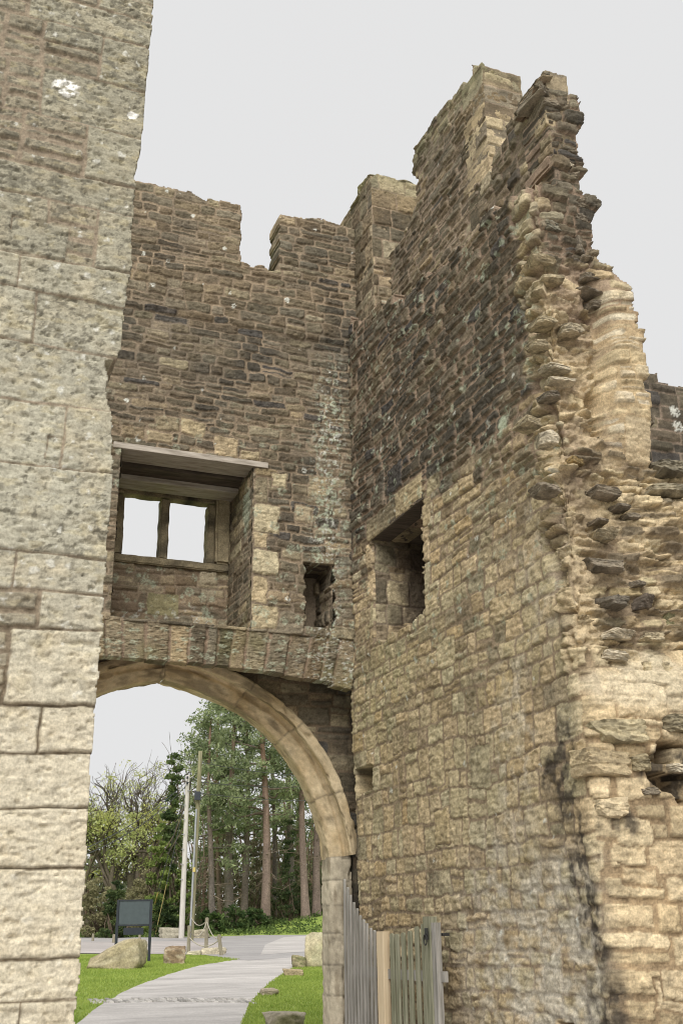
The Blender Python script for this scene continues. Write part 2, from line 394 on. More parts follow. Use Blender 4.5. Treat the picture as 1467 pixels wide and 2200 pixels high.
def gw_col(c):
    dark = .22+.38*sstep(7.3, 8.4, c.V)*sstep(9.4, 8.7, c.V)+.15*sstep(7.5, 7.0, c.V)*0+.15*blob(c, 4.6, 10.2, .35, .7, 3)+.12*blob(c, 2.4, 10.4, .5, .4, 4)-.06*sstep(9.2, 10, c.V)+.1*blob(c, 4.2, 6.5, .6, .6, 7)
    tan = .16+.1*sstep(7.4, 6.2, c.V)+.55*np.isin(c.sid, tanids)
    dark = dark-.35*np.isin(c.sid, tanids)
    s = base_cols(c, dark, tan, 100, mort=A3(.29, .225, .155))
    z = sstep(.55, 0, np.abs(c.U-(4.52+.03*(c.V-6)))*1.6)*sstep(9.2, 7.5, c.V)
    s = lichen(c, s, .075, .9, 31, LICHG, .8, np.clip(z*1.3, 0, 1))
    s = lichen(c, s, .045, .6, 35, LICH, .7, z)
    s = lichen(c, s, .3, .22, 32, LICH, .95, rs=.11)
    s = lichen(c, s, .1, .18, 36, LICHG, .55, sstep(8.3, 6.5, c.V))
    return s
def gw_ext(c):      # the wall leans and bulges; an eroded band under the parapet
    return .02*fbm(c.U/1.5, c.V/1.5, 2, 77)-.035*sstep(9.05, 8.95, c.V+.06*fbm(c.U/.5, c.V, 2, 8))*sstep(8.6, 8.9, c.V)
stonework('wall_face', gw, plane((0, BY, 0), (1, 0, 0), (0, 0, 1), (0, -1, 0)), (-.6, 5.15), (4.9, 11.05), .0115, lay, gw_in, gw_col, seed=3,
          gap=.010, bev=.012, rnd=.032, proj=(.006, .026), rough=.008, bed=.005, warp=.017, wave=.03, skirt=.42, extra=gw_ext)

# relieving arch: upright rough voussoirs between the wall face and the opening
def zb(x):      # its lower edge
    return 4.46-.175*((x-2.45)/2.4)**2*np.where(x > 2.45, 1, 1.1)
def band_frame(U, V):
    z0 = zb(U)+.0; z1 = 4.935; Z = z0+(z1-z0)*V; X = U+(V-.5)*.16*(U-2.6)/2.4
    P = np.stack([X, np.full_like(X, BY), Z], -1); n = np.zeros_like(P); n[..., 1] = -1
    return P, n
layb = Layout(-.5, 5.2, 0, 1, None, lambda v, g, h: .13+.16*g.random(), 21, 0, courses=[-.06, 1.06])
def band_col(c):
    s = base_cols(c, .12, .3, 210, mort=A3(.27, .2, .14))
    s = lerp(s, A3(.16, .15, .06), np.clip(.55*fbm(c.U/.3, c.V/.8, 4, 214), 0, .6))
    s = lichen(c, s, .10, .4, 41, LICHG, .6); s = lichen(c, s, .05, .5, 42, LICH, .6, sstep(4.0, 4.5, c.U))
    return s
class LB(Layout):
    pass
stonework('relieving_arch', gw, band_frame, (-.5, 4.9), (0, 1), .0125, layb, lambda c: c.V > .05*hash2(c.sid, c.sid*0, 4)*1.2, band_col, seed=23, gap=.012, bev=.014, rnd=.02, proj=(.005, .05), tilt=.06, rough=.011, bed=.002, warp=.008, wave=0, skirt=.14, nsk=5)

# window recess: right reveal, back wall below the lights, frame and lintel boards
WD = 13.05
layr = Layout(BY, WD, 4.9, 7.1, lambda v, g: .1+.1*g.random(), lambda v, g, h: .2+.25*g.random(), 31, .2)
def rev_col(c):
    s = base_cols(c, .18, .32, 310); s = lerp(s, A3(.15, .15, .07), .5*sstep(5.6, 4.9, c.V)*np.clip(.5+fbm(c.U/.2, c.V/.2, 3, 4), 0, 1))
    return lerp(s, LICHG*.8, .75*blob(c, 12.25, 6.55, .16, .32, 9))
stonework('window_reveal', gw, plane((WR, 0, 0), (0, 1, 0), (0, 0, 1), (-1, 0, 0)), (BY+.01, WD), (WB-.02, WT), .0125, layr, None, rev_col, seed=33, gap=.006, proj=(.004, .02), skirt=0)
stonework('window_floor', gw, plane((0, 0, WB), (1, 0, 0), (0, 1, 0), (0, 0, 1)), (WL, WR), (BY+.005, WD), .02, Layout(WL, WR, BY, WD, rubble_h, rubble_w, 3), None, rev_col, seed=34, skirt=0)
stonework('window_reveal', gw, plane((WL, 0, 0), (0, 1, 0), (0, 0, 1), (1, 0, 0)), (BY+.01, WD), (WB-.02, WT), .02, layr, None, rev_col, seed=35, skirt=0)
layw = Layout(1.9, 3.6, 4.9, 6.05, lambda v, g: .09+.07*g.random(), lambda v, g, h: .15+.25*g.random(), 41, .2)
t1 = layw.add(2.52, 2.93, 5.28, 5.58); t2 = layw.add(3.18, 3.42, 5.74, 5.94); t3 = layw.add(3.2, 3.4, 5.5, 5.68)
def wb_col(c):
    s = base_cols(c, .0, .4, 410); s = lerp(s, A3(.24, .175, .12), np.clip(.25+.7*fbm(c.U/.4, c.V/.25, 3, 413), 0, .55)*~np.isin(c.sid, [t1, t2, t3]))
    s = lerp(s, A3(.3, .27, .15)*(1+.2*fbm(c.U/.05, c.V/.05, 3, 2))[..., None], (c.sid == t1)*.9*c.t); s = lerp(s, CREAM*.65, np.isin(c.sid, [t2, t3])*.8*c.t)
    s = lichen(c, s, .1, .45, 43, LICHG, .6); return lichen(c, s, .06, .35, 44, LICH, .7, sstep(5.6, 5.2, c.V))
stonework('window_back', gw, plane((0, WD, 0), (1, 0, 0), (0, 0, 1), (0, -1, 0)), (WL-.02, WR+.02), (WB, 6.0), .0125, layw, None, wb_col, seed=43, gap=.006, proj=(.0, .03), skirt=.25)
win = empty('window', (2.71, WD, 6.0)); win.parent = gw; win.location = (2.71-2.7, WD-BY, 6.0)
fr_cols = dict(lo=A3(.27, .22, .14))
def frame_piece(name, lo, hi, col, seed, dark=.0, nx=None):
    """rough dressed stone bar with subdivided, slightly worn faces"""
    bm = bmesh.new(); bmesh.ops.create_cube(bm, size=1)
    s = [hi[i]-lo[i] for i in range(3)]
    for v in bm.verts: v.co = Vector([(lo[i]+hi[i])/2+v.co[i]*s[i] for i in range(3)])
    bmesh.ops.bevel(bm, geom=bm.edges[:], offset=min(s)*.14, segments=2, affect='EDGES')
    for i in range(3):
        n = int(s[i]/.05)
        for k in range(1, n):
            co = [0, 0, 0]; co[i] = lo[i]+s[i]*k/n; no = [0, 0, 0]; no[i] = 1
            bmesh.ops.bisect_plane(bm, geom=bm.verts[:]+bm.edges[:]+bm.faces[:], plane_co=co, plane_no=no)
    bmesh.ops.triangulate(bm, faces=bm.faces[:])
    bm.verts.index_update()
    v = np.array([p.co[:] for p in bm.verts]); f = np.array([[q.index for q in t.verts] for t in bm.faces]); bm.free()
    a = fbm(v[:, 0]/.09+v[:, 1]*3, v[:, 2]/.09+v[:, 1]*5, 3, seed); v = v+np.stack([a, fbm(v[:, 2]/.1, v[:, 0]/.1+v[:, 1]*9, 3, seed+1), fbm(v[:, 0]/.11, v[:, 1]/.1+v[:, 2]*8, 3, seed+2)], -1)*.007
    c = np.array(col)[None]*(1+.3*fbm(v[:, 0]/.06+v[:, 1]*7, v[:, 2]/.06, 3, seed+4))[:, None]
    if dark: c = lerp(c, DARK[None]*.6, np.clip(dark+.8*fbm(v[:, 0]/.22+3, v[:, 2]/.22, 3, seed+6), 0, .95))
    return mesh_np(name, v, f, M_STONE, win if nx is None else nx, np.clip(c, .004, .9), smooth=False)
FC = A3(.30, .25, .16)
frame_piece('head', (WL, 13.02, 6.87), (WR, 13.24, 7.1), FC, 1, .55)
frame_piece('sill', (WL, 12.99, 5.93), (WR, 13.28, 6.03), FC*.9, 2, .1)
frame_piece('mullion', (2.645, 13.03, 6.03), (2.755, 13.22, 6.85), FC, 3, .25)
frame_piece('jamb', (1.95, 13.03, 6.03), (2.175, 13.22, 6.85), FC, 4, .2)
frame_piece('jamb', (3.262, 13.03, 6.03), (3.36, 13.22, 6.85), FC, 5, .5)
frame_piece('jamb', (3.36, 12.97, 6.03), (3.56, 13.18, 6.95), FC*1.1, 6, .0)
# lintel boards
def board(name, lo, hi, mat, p=gw): return box_part(name, p, lo, hi, mat, .006)
board('lintel_board', (WL-.1, BY-.035, 7.0), (3.74, BY+.36, 7.075), M_OAK)
board('lintel_board', (WL-.05, BY+.40, 6.97), (3.60, BY+.72, 7.05), M_OAKDARK)
board('lintel_board', (WL-.05, BY+.66, 6.90), (3.60, BY+.99, 6.968), M_OAK)
board('lintel_board', (WL-.06, BY+.30, 7.08), (3.62, BY+1.1, 7.14), M_OAKDARK)
# niche
layn = Layout(BY, 12.7, 4.9, 5.9, lambda v, g: .11+.09*g.random(), lambda v, g, h: .12+.15*g.random(), 51, .1)
def dn_col(c): return base_cols(c, .25, .35, 510)
nrf = plane((NR-.022, 0, 0), (0, 1, 0), (0, 0, 1), (-1, 0, 0))
stonework('niche_reveal', gw, nrf, (BY+.01, 12.75), (NB-.03, NT_+.02), .0125, layn, None, dn_col, seed=52, proj=(0, .04), bev=.02, gap=.01, skirt=0)
stonework('niche_back', gw, plane((0, 12.6, 0), (1, 0, 0), (0, 0, 1), (0, -1, 0)), (NL-.12, NR+.05), (NB-.03, NT_+.05), .02, layn, None, lambda c: base_cols(c, .55, .15, 511), seed=53, skirt=0)
stonework('niche_reveal', gw, plane((NL-.02, 0, 0), (0, 1, 0), (0, 0, 1), (1, 0, 0)), (BY+.01, 12.75), (NB-.03, NT_+.02), .02, layn, None, dn_col, seed=54, skirt=0)
box_part('niche_slab', gw, (NL-.05, BY+.02, NT_+.002), (NR+.12, 12.7, NT_+.10), M_OAKDARK, .006)
box_part('niche_slab', gw, (NL-.05, BY+.02, NB-.10), (NR+.05, 12.7, NB-.004), M_OAKDARK, .006)

# ---- the moulded arch and its jambs (set back below the relieving arch)
AX = 2.71
half = np.array([(0, 4.42), (.28, 4.36), (.58, 4.27), (.90, 4.135), (1.22, 3.945), (1.51, 3.69), (1.75, 3.37), (1.93, 3.0), (2.04, 2.66), (2.085, 2.4)])
def cr_spline(p, n):
    out = []; q = np.vstack([2*p[0]-p[1], p, 2*p[-1]-p[-2]])
    for i in range(1, len(q)-2):
        for k in range(n):
            t = k/n; a, b, c_, d = q[i-1:i+3]
            out.append(.5*(2*b+(c_-a)*t+(2*a-5*b+4*c_-d)*t*t+(3*b-a-3*c_+d)*t**3))
    out.append(p[-1]); return np.array(out)
def resample(p, step):
    d = np.r_[0, np.cumsum(np.linalg.norm(np.diff(p, axis=0), axis=1))]; n = max(2, int(d[-1]/step)); s = np.linspace(0, d[-1], n)
    return np.stack([np.interp(s, d, p[:, i]) for i in range(p.shape[1])], -1), s
arc, s_arc = resample(cr_spline(half, 12), .02)
def sweep(name, path, s, prof, joints, sgn, seed, parent, colA, colB, groove=.008):
    tg = np.gradient(path, axis=0); tg /= np.linalg.norm(tg, axis=1, keepdims=True)
    out_ = np.stack([-tg[:, 1], tg[:, 0]], -1)*np.where(tg[:, :1] >= -2, 1, 1)   # left-hand normal: outward for a path that runs right and down
    if name == 'arch_moulding':
        kk = sstep(.12, .0, s)[:, None]; out_ = out_*(1-kk)+np.array([[0, 1.]])*kk
    pr, sp = resample(np.array(prof), .012); pt = np.gradient(pr, axis=0); pt /= np.linalg.norm(pt, axis=1, keepdims=True); pn = np.stack([pt[:, 1], -pt[:, 0]], -1)
    S, Q = np.meshgrid(s, sp, indexing='ij')
    d = np.min(np.abs(S[..., None]+.02*fbm(S*0+seed, Q/.1, 2, seed)[..., None]-np.array(joints)), -1)
    blk = np.searchsorted(joints, S[:, 0]); rb = np.random.default_rng(seed).random((len(joints)+2, 4))[blk]
    hh = .005*fbm(S/.09, Q/.06, 4, seed+1)+.004*fbm(S/.4, Q/.2, 3, seed+5)-groove*sstep(.014, .004, d)+(rb[:, 0]-.5)[:, None]*.012
    chip = sstep(.35, .8, fbm(S/.16, Q/.09, 3, seed+9)); hh = hh+.004*fbm(S/.05, Q/.05, 3, seed+8)-(.012+.02*(Q > .62*sp[-1]))*chip
    off = pr[None, :, 0]+pn[None, :, 0]*hh; dep = pr[None, :, 1]+pn[None, :, 1]*hh
    x = path[:, 0:1]+out_[:, 0:1]*off; zz = path[:, 1:2]+out_[:, 1:2]*off
    v = np.stack([AX+sgn*x, dep, zz], -1)
    col = lerp(colA[None, None]*np.ones(S.shape+(1,)), colB, np.clip(.5+.6*fbm(S/.3, Q/.2, 4, seed+11)+(rb[:, 1]-.5)[:, None]*.5, 0, 1))
    col = col*(1+.14*fbm(S/.04, Q/.03, 3, seed+13)+(rb[:, 2]-.5)[:, None]*.15)[..., None]
    col = lerp(col, DARK, .5*sstep(.015, .005, d)); col = lerp(col, col*.6, .6*chip); col = lerp(col, A3(.16, .125, .08), .6*sstep(.15, .7, fbm(S/.5, Q/.12, 4, seed+21)))
    n, m = S.shape; i = np.arange(n*m).reshape(n, m); q = np.stack([i[:-1, :-1], i[1:, :-1], i[1:, 1:], i[:-1, 1:]], -1).reshape(-1, 4)
    if sgn < 0: q = q[:, ::-1]
    return mesh_np(name, v.reshape(-1, 3), q, M_MOULD, parent, np.clip(col, .01, .9).reshape(-1, 3))
profA = [(0, 13.0), (0, 12.76), (.010, 12.735), (.13, 12.675), (.15, 12.675), (.185, 12.69), (.205, 12.66), (.205, 12.60), (.185, 12.53), (.185, 12.505), (.20, 12.49), (.30, 12.485), (.315, 12.50), (.315, 12.74)]
profJ = [(0, 13.0), (0, 12.75), (.012, 12.725), (.10, 12.665), (.125, 12.655), (.25, 12.655), (.265, 12.67), (.265, 12.78)]
MC1, MC2 = A3(.50, .375, .21), A3(.60, .49, .32)
for sgn in (1, -1):
    sweep('arch_moulding', arc, s_arc, profA, [.02, .95, 1.62, 2.45], sgn, 61 if sgn > 0 else 71, gw, MC1, MC2)
    jp, sj = resample(np.array([(2.085, 2.425), (2.085, 0.0)]), .02)
    sweep('arch_jamb', jp, sj, profJ, [.01, .27, .55, .86, 1.2, 1.52, 1.85, 2.2], sgn, 63 if sgn > 0 else 73, gw, A3(.36, .315, .235), A3(.5, .44, .33))
# masonry round the arch
lays = Layout(-.4, 5.3, 0, 4.6, lambda v, g: .12+.12*g.random(), lambda v, g, h: .2+.25*g.random(), 81, .2)
tgp = np.gradient(arc, axis=0); tgp /= np.linalg.norm(tgp, axis=1, keepdims=True)
ext = arc+np.stack([-tgp[:, 1], tgp[:, 0]], -1)*.27
ring = [(AX+x, z_) for x, z_ in ext[::4]]+[(AX+ext[-1, 0], -.2), (AX-ext[-1, 0], -.2)]+[(AX-x, z_) for x, z_ in ext[::-4]]
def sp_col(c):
    s = base_cols(c, .38, .35, 810, mort=A3(.2, .15, .1)); s = lerp(s, A3(.02, .018, .016), .75*sstep(.25, .0, np.abs(c.U-5.02))*np.clip(.6+fbm(c.U/.1, c.V/.4, 3, 5), 0, 1))  # near-black strip painted beside the side wall, for the dark gap there
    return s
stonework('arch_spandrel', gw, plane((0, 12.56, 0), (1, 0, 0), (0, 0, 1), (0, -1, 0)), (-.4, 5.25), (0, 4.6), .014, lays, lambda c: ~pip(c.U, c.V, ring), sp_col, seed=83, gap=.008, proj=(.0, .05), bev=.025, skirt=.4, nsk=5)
# passage side beyond the gate wall is closed off by the wall's thickness above the arch
box_part('passage_soffit', gw, (-.4, 12.52, 4.60), (5.25, 13.3, 4.9), M_OAKDARK, .01)

# ---- side wall with its torn end
sw = empty('ruined_wall', (SX, 9.7, 0), label='tall ruined stone side wall with square opening and torn broken end', cat='castle wall', kind='thing')
EY = 7.28; RC = .14; L1 = 12.06-(EY+RC); LA = RC*math.pi/2
U_END = L1+LA+2.2
def sw_frame(U, V):
    a = np.clip((U-L1)/RC, 0, math.pi/2)
    X = np.where(U < L1, SX, SX+RC-RC*np.cos(a)); Y = np.where(U < L1, 12.06-U, EY+RC-RC*np.sin(a)); X = X+np.clip(U-L1-LA, 0, None)
    n = np.stack([-np.cos(a), -np.sin(a), a*0], -1)
    # corner kept low down, the wall foot stands further out than the torn upper end
    return np.stack([X, Y, V], -1), n
usY = lambda Y: 12.06-Y
ueX = lambda X: L1+LA+(X-SX-RC)
def sw_uv(px, py):
    p = onX(px, py, SX)
    if p[1] > EY+RC: return usY(p[1]), p[2]
    p = onY(px, py, EY); return ueX(p[0]), p[2]
OY0, OY1, OB, OT = 9.97, 11.36, 4.68, 5.97      # opening (Y range, z range)
OU0, OU1 = usY(OY1), usY(OY0)
def sw_h(v, g):
    if v > 5.3: return .10+.07*g.random()
    if v > 3.7: return .10+.12*g.random()
    if v > 1.9: return .14+.17*g.random()
    return .09+.14*g.random()
def sw_w(v, g, h):
    return .16+.26*g.random() if v > 5.3 else (.14+.24*g.random() if v > 1.9 else .14+.26*g.random())
lay = Layout(-.1, U_END+.2, .0, 10, sw_h, sw_w, 91, .16)
def se_h(v, g): return .09+.06*g.random() if v > 7.6 else (.05+.08*g.random() if v > 3.6 else .11+.17*g.random())
def se_w(v, g, h): return .12+.2*g.random() if v > 3.6 else .18+.34*g.random()
lay2 = Layout(L1-.1, U_END+.2, .0, 10, se_h, se_w, 92, .2)
drumblock = lay2.add(ueX(5.55), ueX(5.97), 5.45, 5.86)
lay2.add(ueX(5.18), ueX(5.85), 1.02, 1.28); lay2.add(ueX(5.5), ueX(5.95), 1.55, 1.75); lay2.add(ueX(5.0), ueX(5.35), 1.9, 2.06)
lay2.n += 6
lay.alt = (L1+LA*.5, lay2); lay.n1 = lay.n; DRUMB = lay.n1+drumblock; lay.n += lay2.n+6
g = random.Random(8); tq = []; z = OB
while z < OT-.03:
    hh = .2+.18*g.random(); hh = OT-z if OT-z-hh < .12 else hh
    tq.append(lay.add(OU1, OU1+.12+.2*g.random(), z, z+hh)); tq.append(lay.add(OU0-.10-.15*g.random(), OU0, z, z+hh)); z += hh
tq += [lay.add(OU0-.12, OU0+.72, OT, OT+.30), lay.add(OU0+.72, OU1+.06, OT, OT+.34), lay.add(OU0+.1, OU0+.42, OT+.3, OT+.78), lay.add(OU0+.5, OU0+.95, OT+.34, OT+.72), lay.add(OU0-.1, OU0+.3, OB-.26, OB), lay.add(OU1+.12, OU1+.45, 5.95, 6.3)]
# sparse large squared blocks low in the wall
for px, py, wd, hh in ((1075, 1300, .35, .24), (960, 1400, .4, .3), (1030, 1640, .42, .4), (940, 1650, .3, .42), (860, 1590, .34, .28), (800, 1590, .3, .26), (1110, 1580, .3, .35), (950, 1780, .35, .36), (1080, 1470, .3, .3), (790, 1740, .28, .24), (870, 1470, .3, .22), (1140, 1180, .3, .25)):
    u_, v_ = sw_uv(px, py); tq.append(lay.add(u_-wd/2, u_+wd/2, v_-hh/2, v_+hh/2))
big = []
for X, z_, wd, hh in ((5.55, 1.22, .62, .24), (5.15, 2.3, .34, .2), (5.35, 3.28, .5, .3)): big.append(lay.add(ueX(X)-wd/2, ueX(X)+wd/2, z_-hh/2, z_+hh/2))
side_top = [(-.2, -1), (-.2, 9.35)]+[(usY(onX(*p, SX)[1]), onX(*p, SX)[2]) for p in ((740, 690), (775, 695), (800, 668), (845, 632), (866, 640), (940, 575), (1010, 515), (1065, 445), (1090, 430), (1128, 412))]+[(ueX(5.10), 8.2)]
end_px = [(1140, 190), (1190, 195), (1245, 212), (1243, 285), (1232, 300), (1254, 370), (1235, 400), (1278, 440), (1262, 480), (1276, 545), (1290, 575), (1318, 600), (1340, 690), (1362, 760), (1390, 1000)]
end_top = [(ueX(5.12), 9.62)]+[(ueX(onY(*p, EY)[0]), onY(*p, EY)[2]) for p in end_px]+[(U_END+.3, 5.35), (U_END+.3, -1)]
sw_poly = side_top+end_top
HOLE_U, HOLE_V = ueX(5.6), 2.72
def sw_in(c):
    kw = np.where(c.U > L1+.1, .35, .7)
    m = pip(c.cu*kw+c.U*(1-kw), c.cv*kw+c.V*(1-kw), sw_poly)
    jg = .02*np.sin(c.V*29)+.015*np.sin(c.V*53+1)
    m &= ~((c.U > OU0+jg*.1) & (c.U < OU1+jg) & (c.V > OB+.03*np.sin(c.U*17)) & (c.V < OT))
    m &= ~((c.U > usY(12.02)) & (c.U < usY(11.48)) & (c.V > 3.06) & (c.V < 3.36))       # putlog hole
    m &= ~((c.U > 4.0) & (c.U < 4.24) & (c.V > .72) & (c.V < .93))
    return m
def torn(c):     # 0..1 where the outer skin has been torn off
    e = c.U-(L1-.02-.24*sstep(3.9, 4.8, c.V)+.10*fbm(c.V/.45, c.V*0, 3, 7)+.06*fbm(c.U/.2, c.V/.2, 2, 9))
    return sstep(0, .10, e)*sstep(3.45, 3.75, c.V+.15*fbm(c.U/.3, c.V/.3, 3, 8))
def sw_ext(c):
    t = torn(c)
    end = sstep(L1, L1+LA, c.U)
    X = c.U-L1-LA+SX+RC
    t = t*(1-1.0*sstep(.36, .28, np.abs(X-5.72))*sstep(5.2, 5.6, c.V)*sstep(7.6, 7.3, c.V))
    h = .02*fbm(c.U/1.4, c.V/1.4, 2, 93)
    # core: strongly projecting and missing stones
    fr = .075*fbm(c.U/.34, c.V/.2, 4, 95)+.03*fbm(c.U/.12, c.V/.04, 3, 96); q_ = .03; k_ = fr/q_; fl = np.floor(k_); fr = q_*(fl+sstep(.55, .95, k_-fl))*(1-.6*sstep(7.3, 7.7, c.V))
    h = h+t*(-.07+fr+(c.rr[..., 3]**2*.065+.015*c.rr[..., 4])*c.t)*(1-.6*sstep(7.35, 7.7, c.V))
    # toothing of the outer skin along the broken corner
    tooth = sstep(.30, .0, np.abs(c.U-L1))*sstep(3.6, 4, c.V)*sstep(8.3, 8.0, c.V)
    h = h+tooth*.09*(c.rr[..., 2]-.35)*c.t
    # the drum: rounded ochre shaft
    dr = np.clip(1-((X-5.75)/.29)**2, 0, 1)**.5*sstep(5.2, 6.0, c.V)*sstep(7.6, 7.0, c.V)
    h = h+dr*.15-.02*c.t*dr
    h = h-.13*np.exp(-((X-5.40-.04*np.sin(c.V*4))/.05)**2)*sstep(5.5, 5.8, c.V)*sstep(7.3, 7.0, c.V)*end
    dr2 = np.clip(1-((X-5.45)/.40)**2, 0, 1)**.5*sstep(7.4, 7.8, c.V); h = h+dr2*.02
    # lower right stands out in front; pit torn into it
    low = end*sstep(3.9, 3.2, c.V+.12*fbm(c.U/.3, c.V/.3, 3, 97)); h = h+low*.10
    mid = end*sstep(5.6, 4.9, c.V)*sstep(3.0, 3.9, c.V); h = h+mid*.10*np.clip((X-5.5)/.4, 0, 1)
    pit = blob(c, HOLE_U+.1, HOLE_V, .38, .20, 11, .35)*end
    h = h-pit*(.26-.2*c.rr[..., 3]*c.t)
    # erosion low in the side wall
    h = h-.03*sstep(2.1, 1.6, c.V)*(1-end)*np.clip(.5+fbm(c.U/.6, c.V/.4, 3, 99), 0, 1)
    return h
def sw_drop(c):
    X = c.cu-L1-LA+SX+RC
    return (c.cu > L1+.05) & (c.cv > 3.8) & (c.cv < 7.4) & (c.rr[..., 1] < np.where(np.abs(X-5.72) < .28, .05, .52))
def sw_col(c):
    end = sstep(L1-.05, L1+LA, c.U); X = c.U-L1-LA+SX+RC; t = torn(c)
    up = sstep(4.9, 6.3, c.V+.35*fbm(c.U/.8, c.V/.8, 3, 920)+.25*c.rr[..., 0]-.12)
    isq = np.isin(c.sid, tq)
    dark = (-.12+.70*up)*(1-.8*t)*(1-end*.6)-.3*isq*(1-.4*up); tan = (.92-.78*up)*(1-t)+t*.85+.25*isq
    dark = np.maximum(dark, end*sstep(7.2, 7.6, c.V)*.50); tan = tan*(1-.8*end*sstep(7.2, 7.6, c.V))
    m = lerp(A3(.27, .21, .145), A3(.29, .215, .155), up)
    s = base_cols(c, dark, tan, 900, mort=MORT, grey=.1)
    mt = m*(1+.2*fbm(c.U/.2, c.V/.2, 4, 921))[..., None]
    s = lerp(mt, s, c.t)
    s = s*lerp(A3(1.01, 1.0, .97)*np.ones(c.U.shape+(1,)), A3(1, 1, 1), up)
    # pale core
    cream = t*np.clip(.55+.8*fbm(c.U/.35, c.V/.5, 4, 931), 0, 1)*sstep(7.6, 6.9, c.V)
    s = lerp(s, CREAM*A3(1.08, 1.02, .92)*(1+.35*fbm(c.U/.06, c.V/.04, 4, 935))[..., None], np.clip(cream*.8, 0, .9))
    dkc = t*sstep(.62, .75, c.rr[..., 1])*c.t*sstep(5.0, 5.2, X)*(1-sstep(5.5, 6, c.V)); s = lerp(s, A3(.1, .08, .06), dkc*.75)
    # ochre shaft
    dr = sstep(.34, .22, np.abs(X-5.75)+.06*fbm(c.U/.12, c.V/.12, 3, 938))*sstep(5.3, 5.7, c.V+.1*fbm(c.U/.15, c.V/.15, 3, 937))*sstep(7.2, 6.9, c.V+.15*fbm(c.U/.2, c.V/.2, 3, 939))*end
    s = lerp(s, lerp(A3(.45, .32, .165)*np.ones(c.U.shape+(1,)), lerp(A3(.46, .36, .21)*np.ones(c.U.shape+(1,)), A3(.74, .68, .56), sstep(.3, .7, c.rr[..., 4])), c.t)*(.92+.3*fbm(c.U/.08, c.V/.06, 4, 936))[..., None], dr*.42)
    low = end*sstep(3.8, 3.3, c.V); s = lerp(s, lerp(A3(.33, .255, .165)*np.ones(c.U.shape+(1,)), lerp(A3(.42, .345, .23)*np.ones(c.U.shape+(1,)), A3(.62, .535, .39), c.rr[..., 6]), c.t)*(1+.3*fbm(c.U/.07, c.V/.05, 5, 77)+.3*fbm(c.U/.4, c.V/.3, 3, 76)+.22*fbm(c.U/.02, c.V/.014, 3, 75))[..., None]*A3(1.05, .99, .88), low*.75)
    s = lerp(s, A3(.56, .52, .42)*(1+.25*fbm(c.U/.05, c.V/.05, 4, 79))[..., None], .8*(c.sid == DRUMB)*c.t)
    s = lerp(s, A3(.66, .58, .42), end*.6*blob(c, ueX(5.5), 3.4, .5, .22, 41))  # pale highlight painted across the end face
    # lime bloom low in the side wall
    bl = sstep(2.5, 1.7, c.V+.3*fbm(c.U/.4, c.V/.4, 3, 941))*sstep(2.0, 3.4, c.U)*(1-end); s = lerp(s, A3(.58, .54, .45)*(1+.25*fbm(c.U/.06, c.V/.05, 4, 78))[..., None], bl*.72*np.clip(.7+.9*fbm(c.U/.15, c.V/.1, 3, 944), 0, 1))
    bl2 = blob(c, 3.7, 3.0, .3, 1.0, 946, 1.2)+.7*blob(c, 4.3, 4.5, .35, .7, 947, 1); s = lerp(s, A3(.56, .5, .39), np.clip(.55*bl2*np.clip(.3+1.2*fbm(c.U/.1, c.V/.1, 3, 948), 0, 1), 0, .8))
    # damp black staining down the corner and in the pit
    st = sstep(.14, .04, (lambda q: np.where(q < 0, -q*.36, q))(c.U-(L1+.0)+.10*(c.V-2)-.06*fbm(c.V/.4, c.V*0, 3, 951)))*sstep(3.5, 2.9, c.V)*np.clip(.72+.9*fbm(c.U/.12, c.V/.25, 4, 952), 0, 1)
    st = np.maximum(st, .85*blob(c, L1-.22, 2.75, .22, .22, 953)); st = np.maximum(st, .9*blob(c, HOLE_U+.08, HOLE_V-.02, .40, .22, 954)); st = np.maximum(st, .8*blob(c, L1+.2, 2.35, .16, .12, 955)); st = np.maximum(st, .6*blob(c, L1-.1, 1.0, .12, .3, 956))
    s = lerp(s, A3(.045, .038, .032), np.clip(st*np.clip(.62+1.1*fbm(c.U/.06, c.V/.08, 5, 958)+.5*(c.rr[..., 2]-.5), 0, 1), 0, .88))
    s = lerp(s, A3(.05, .042, .035), .8*sstep(.14, .03, c.U)*np.clip(.4+fbm(c.U/.08, c.V/.5, 3, 957), 0, 1))  # shade of the gap painted along the inner corner, not staining
    s = lerp(s, A3(.30, .28, .15), .35*blob(c, .9, 4.2, .8, .5, 961)*np.clip(.5+fbm(c.U/.1, c.V/.1, 3, 5), 0, 1))
    s = lichen(c, s, .26, .25, 971, LICH, .9, 1-end, rs=.11); s = lichen(c, s, .09, .2, 972, LICHG, .6, sstep(3.6, 4.6, c.V)*(1-end))
    s = lerp(s, LICHG*1.2, .8*blob(c, usY(8.15), 6.05, .07, .11, 973))
    return s
stonework('wall_face', sw, sw_frame, (0, U_END), (.3, 9.75), .0118, lay, sw_in, sw_col, seed=93, gap=lambda c: .010+.007*(c.U > L1)*(c.V < 3.9), bev=.012, rnd=.03, proj=(.010, .05), tilt=.14, rough=.011, bed=.007, warp=.018, wave=.04, skirt=.45, extra=sw_ext, drop=sw_drop, pk=lambda c: .36+.40*sstep(4.6, 6.2, c.V)+.25*sstep(L1-.1, L1, c.U), nsk=8)
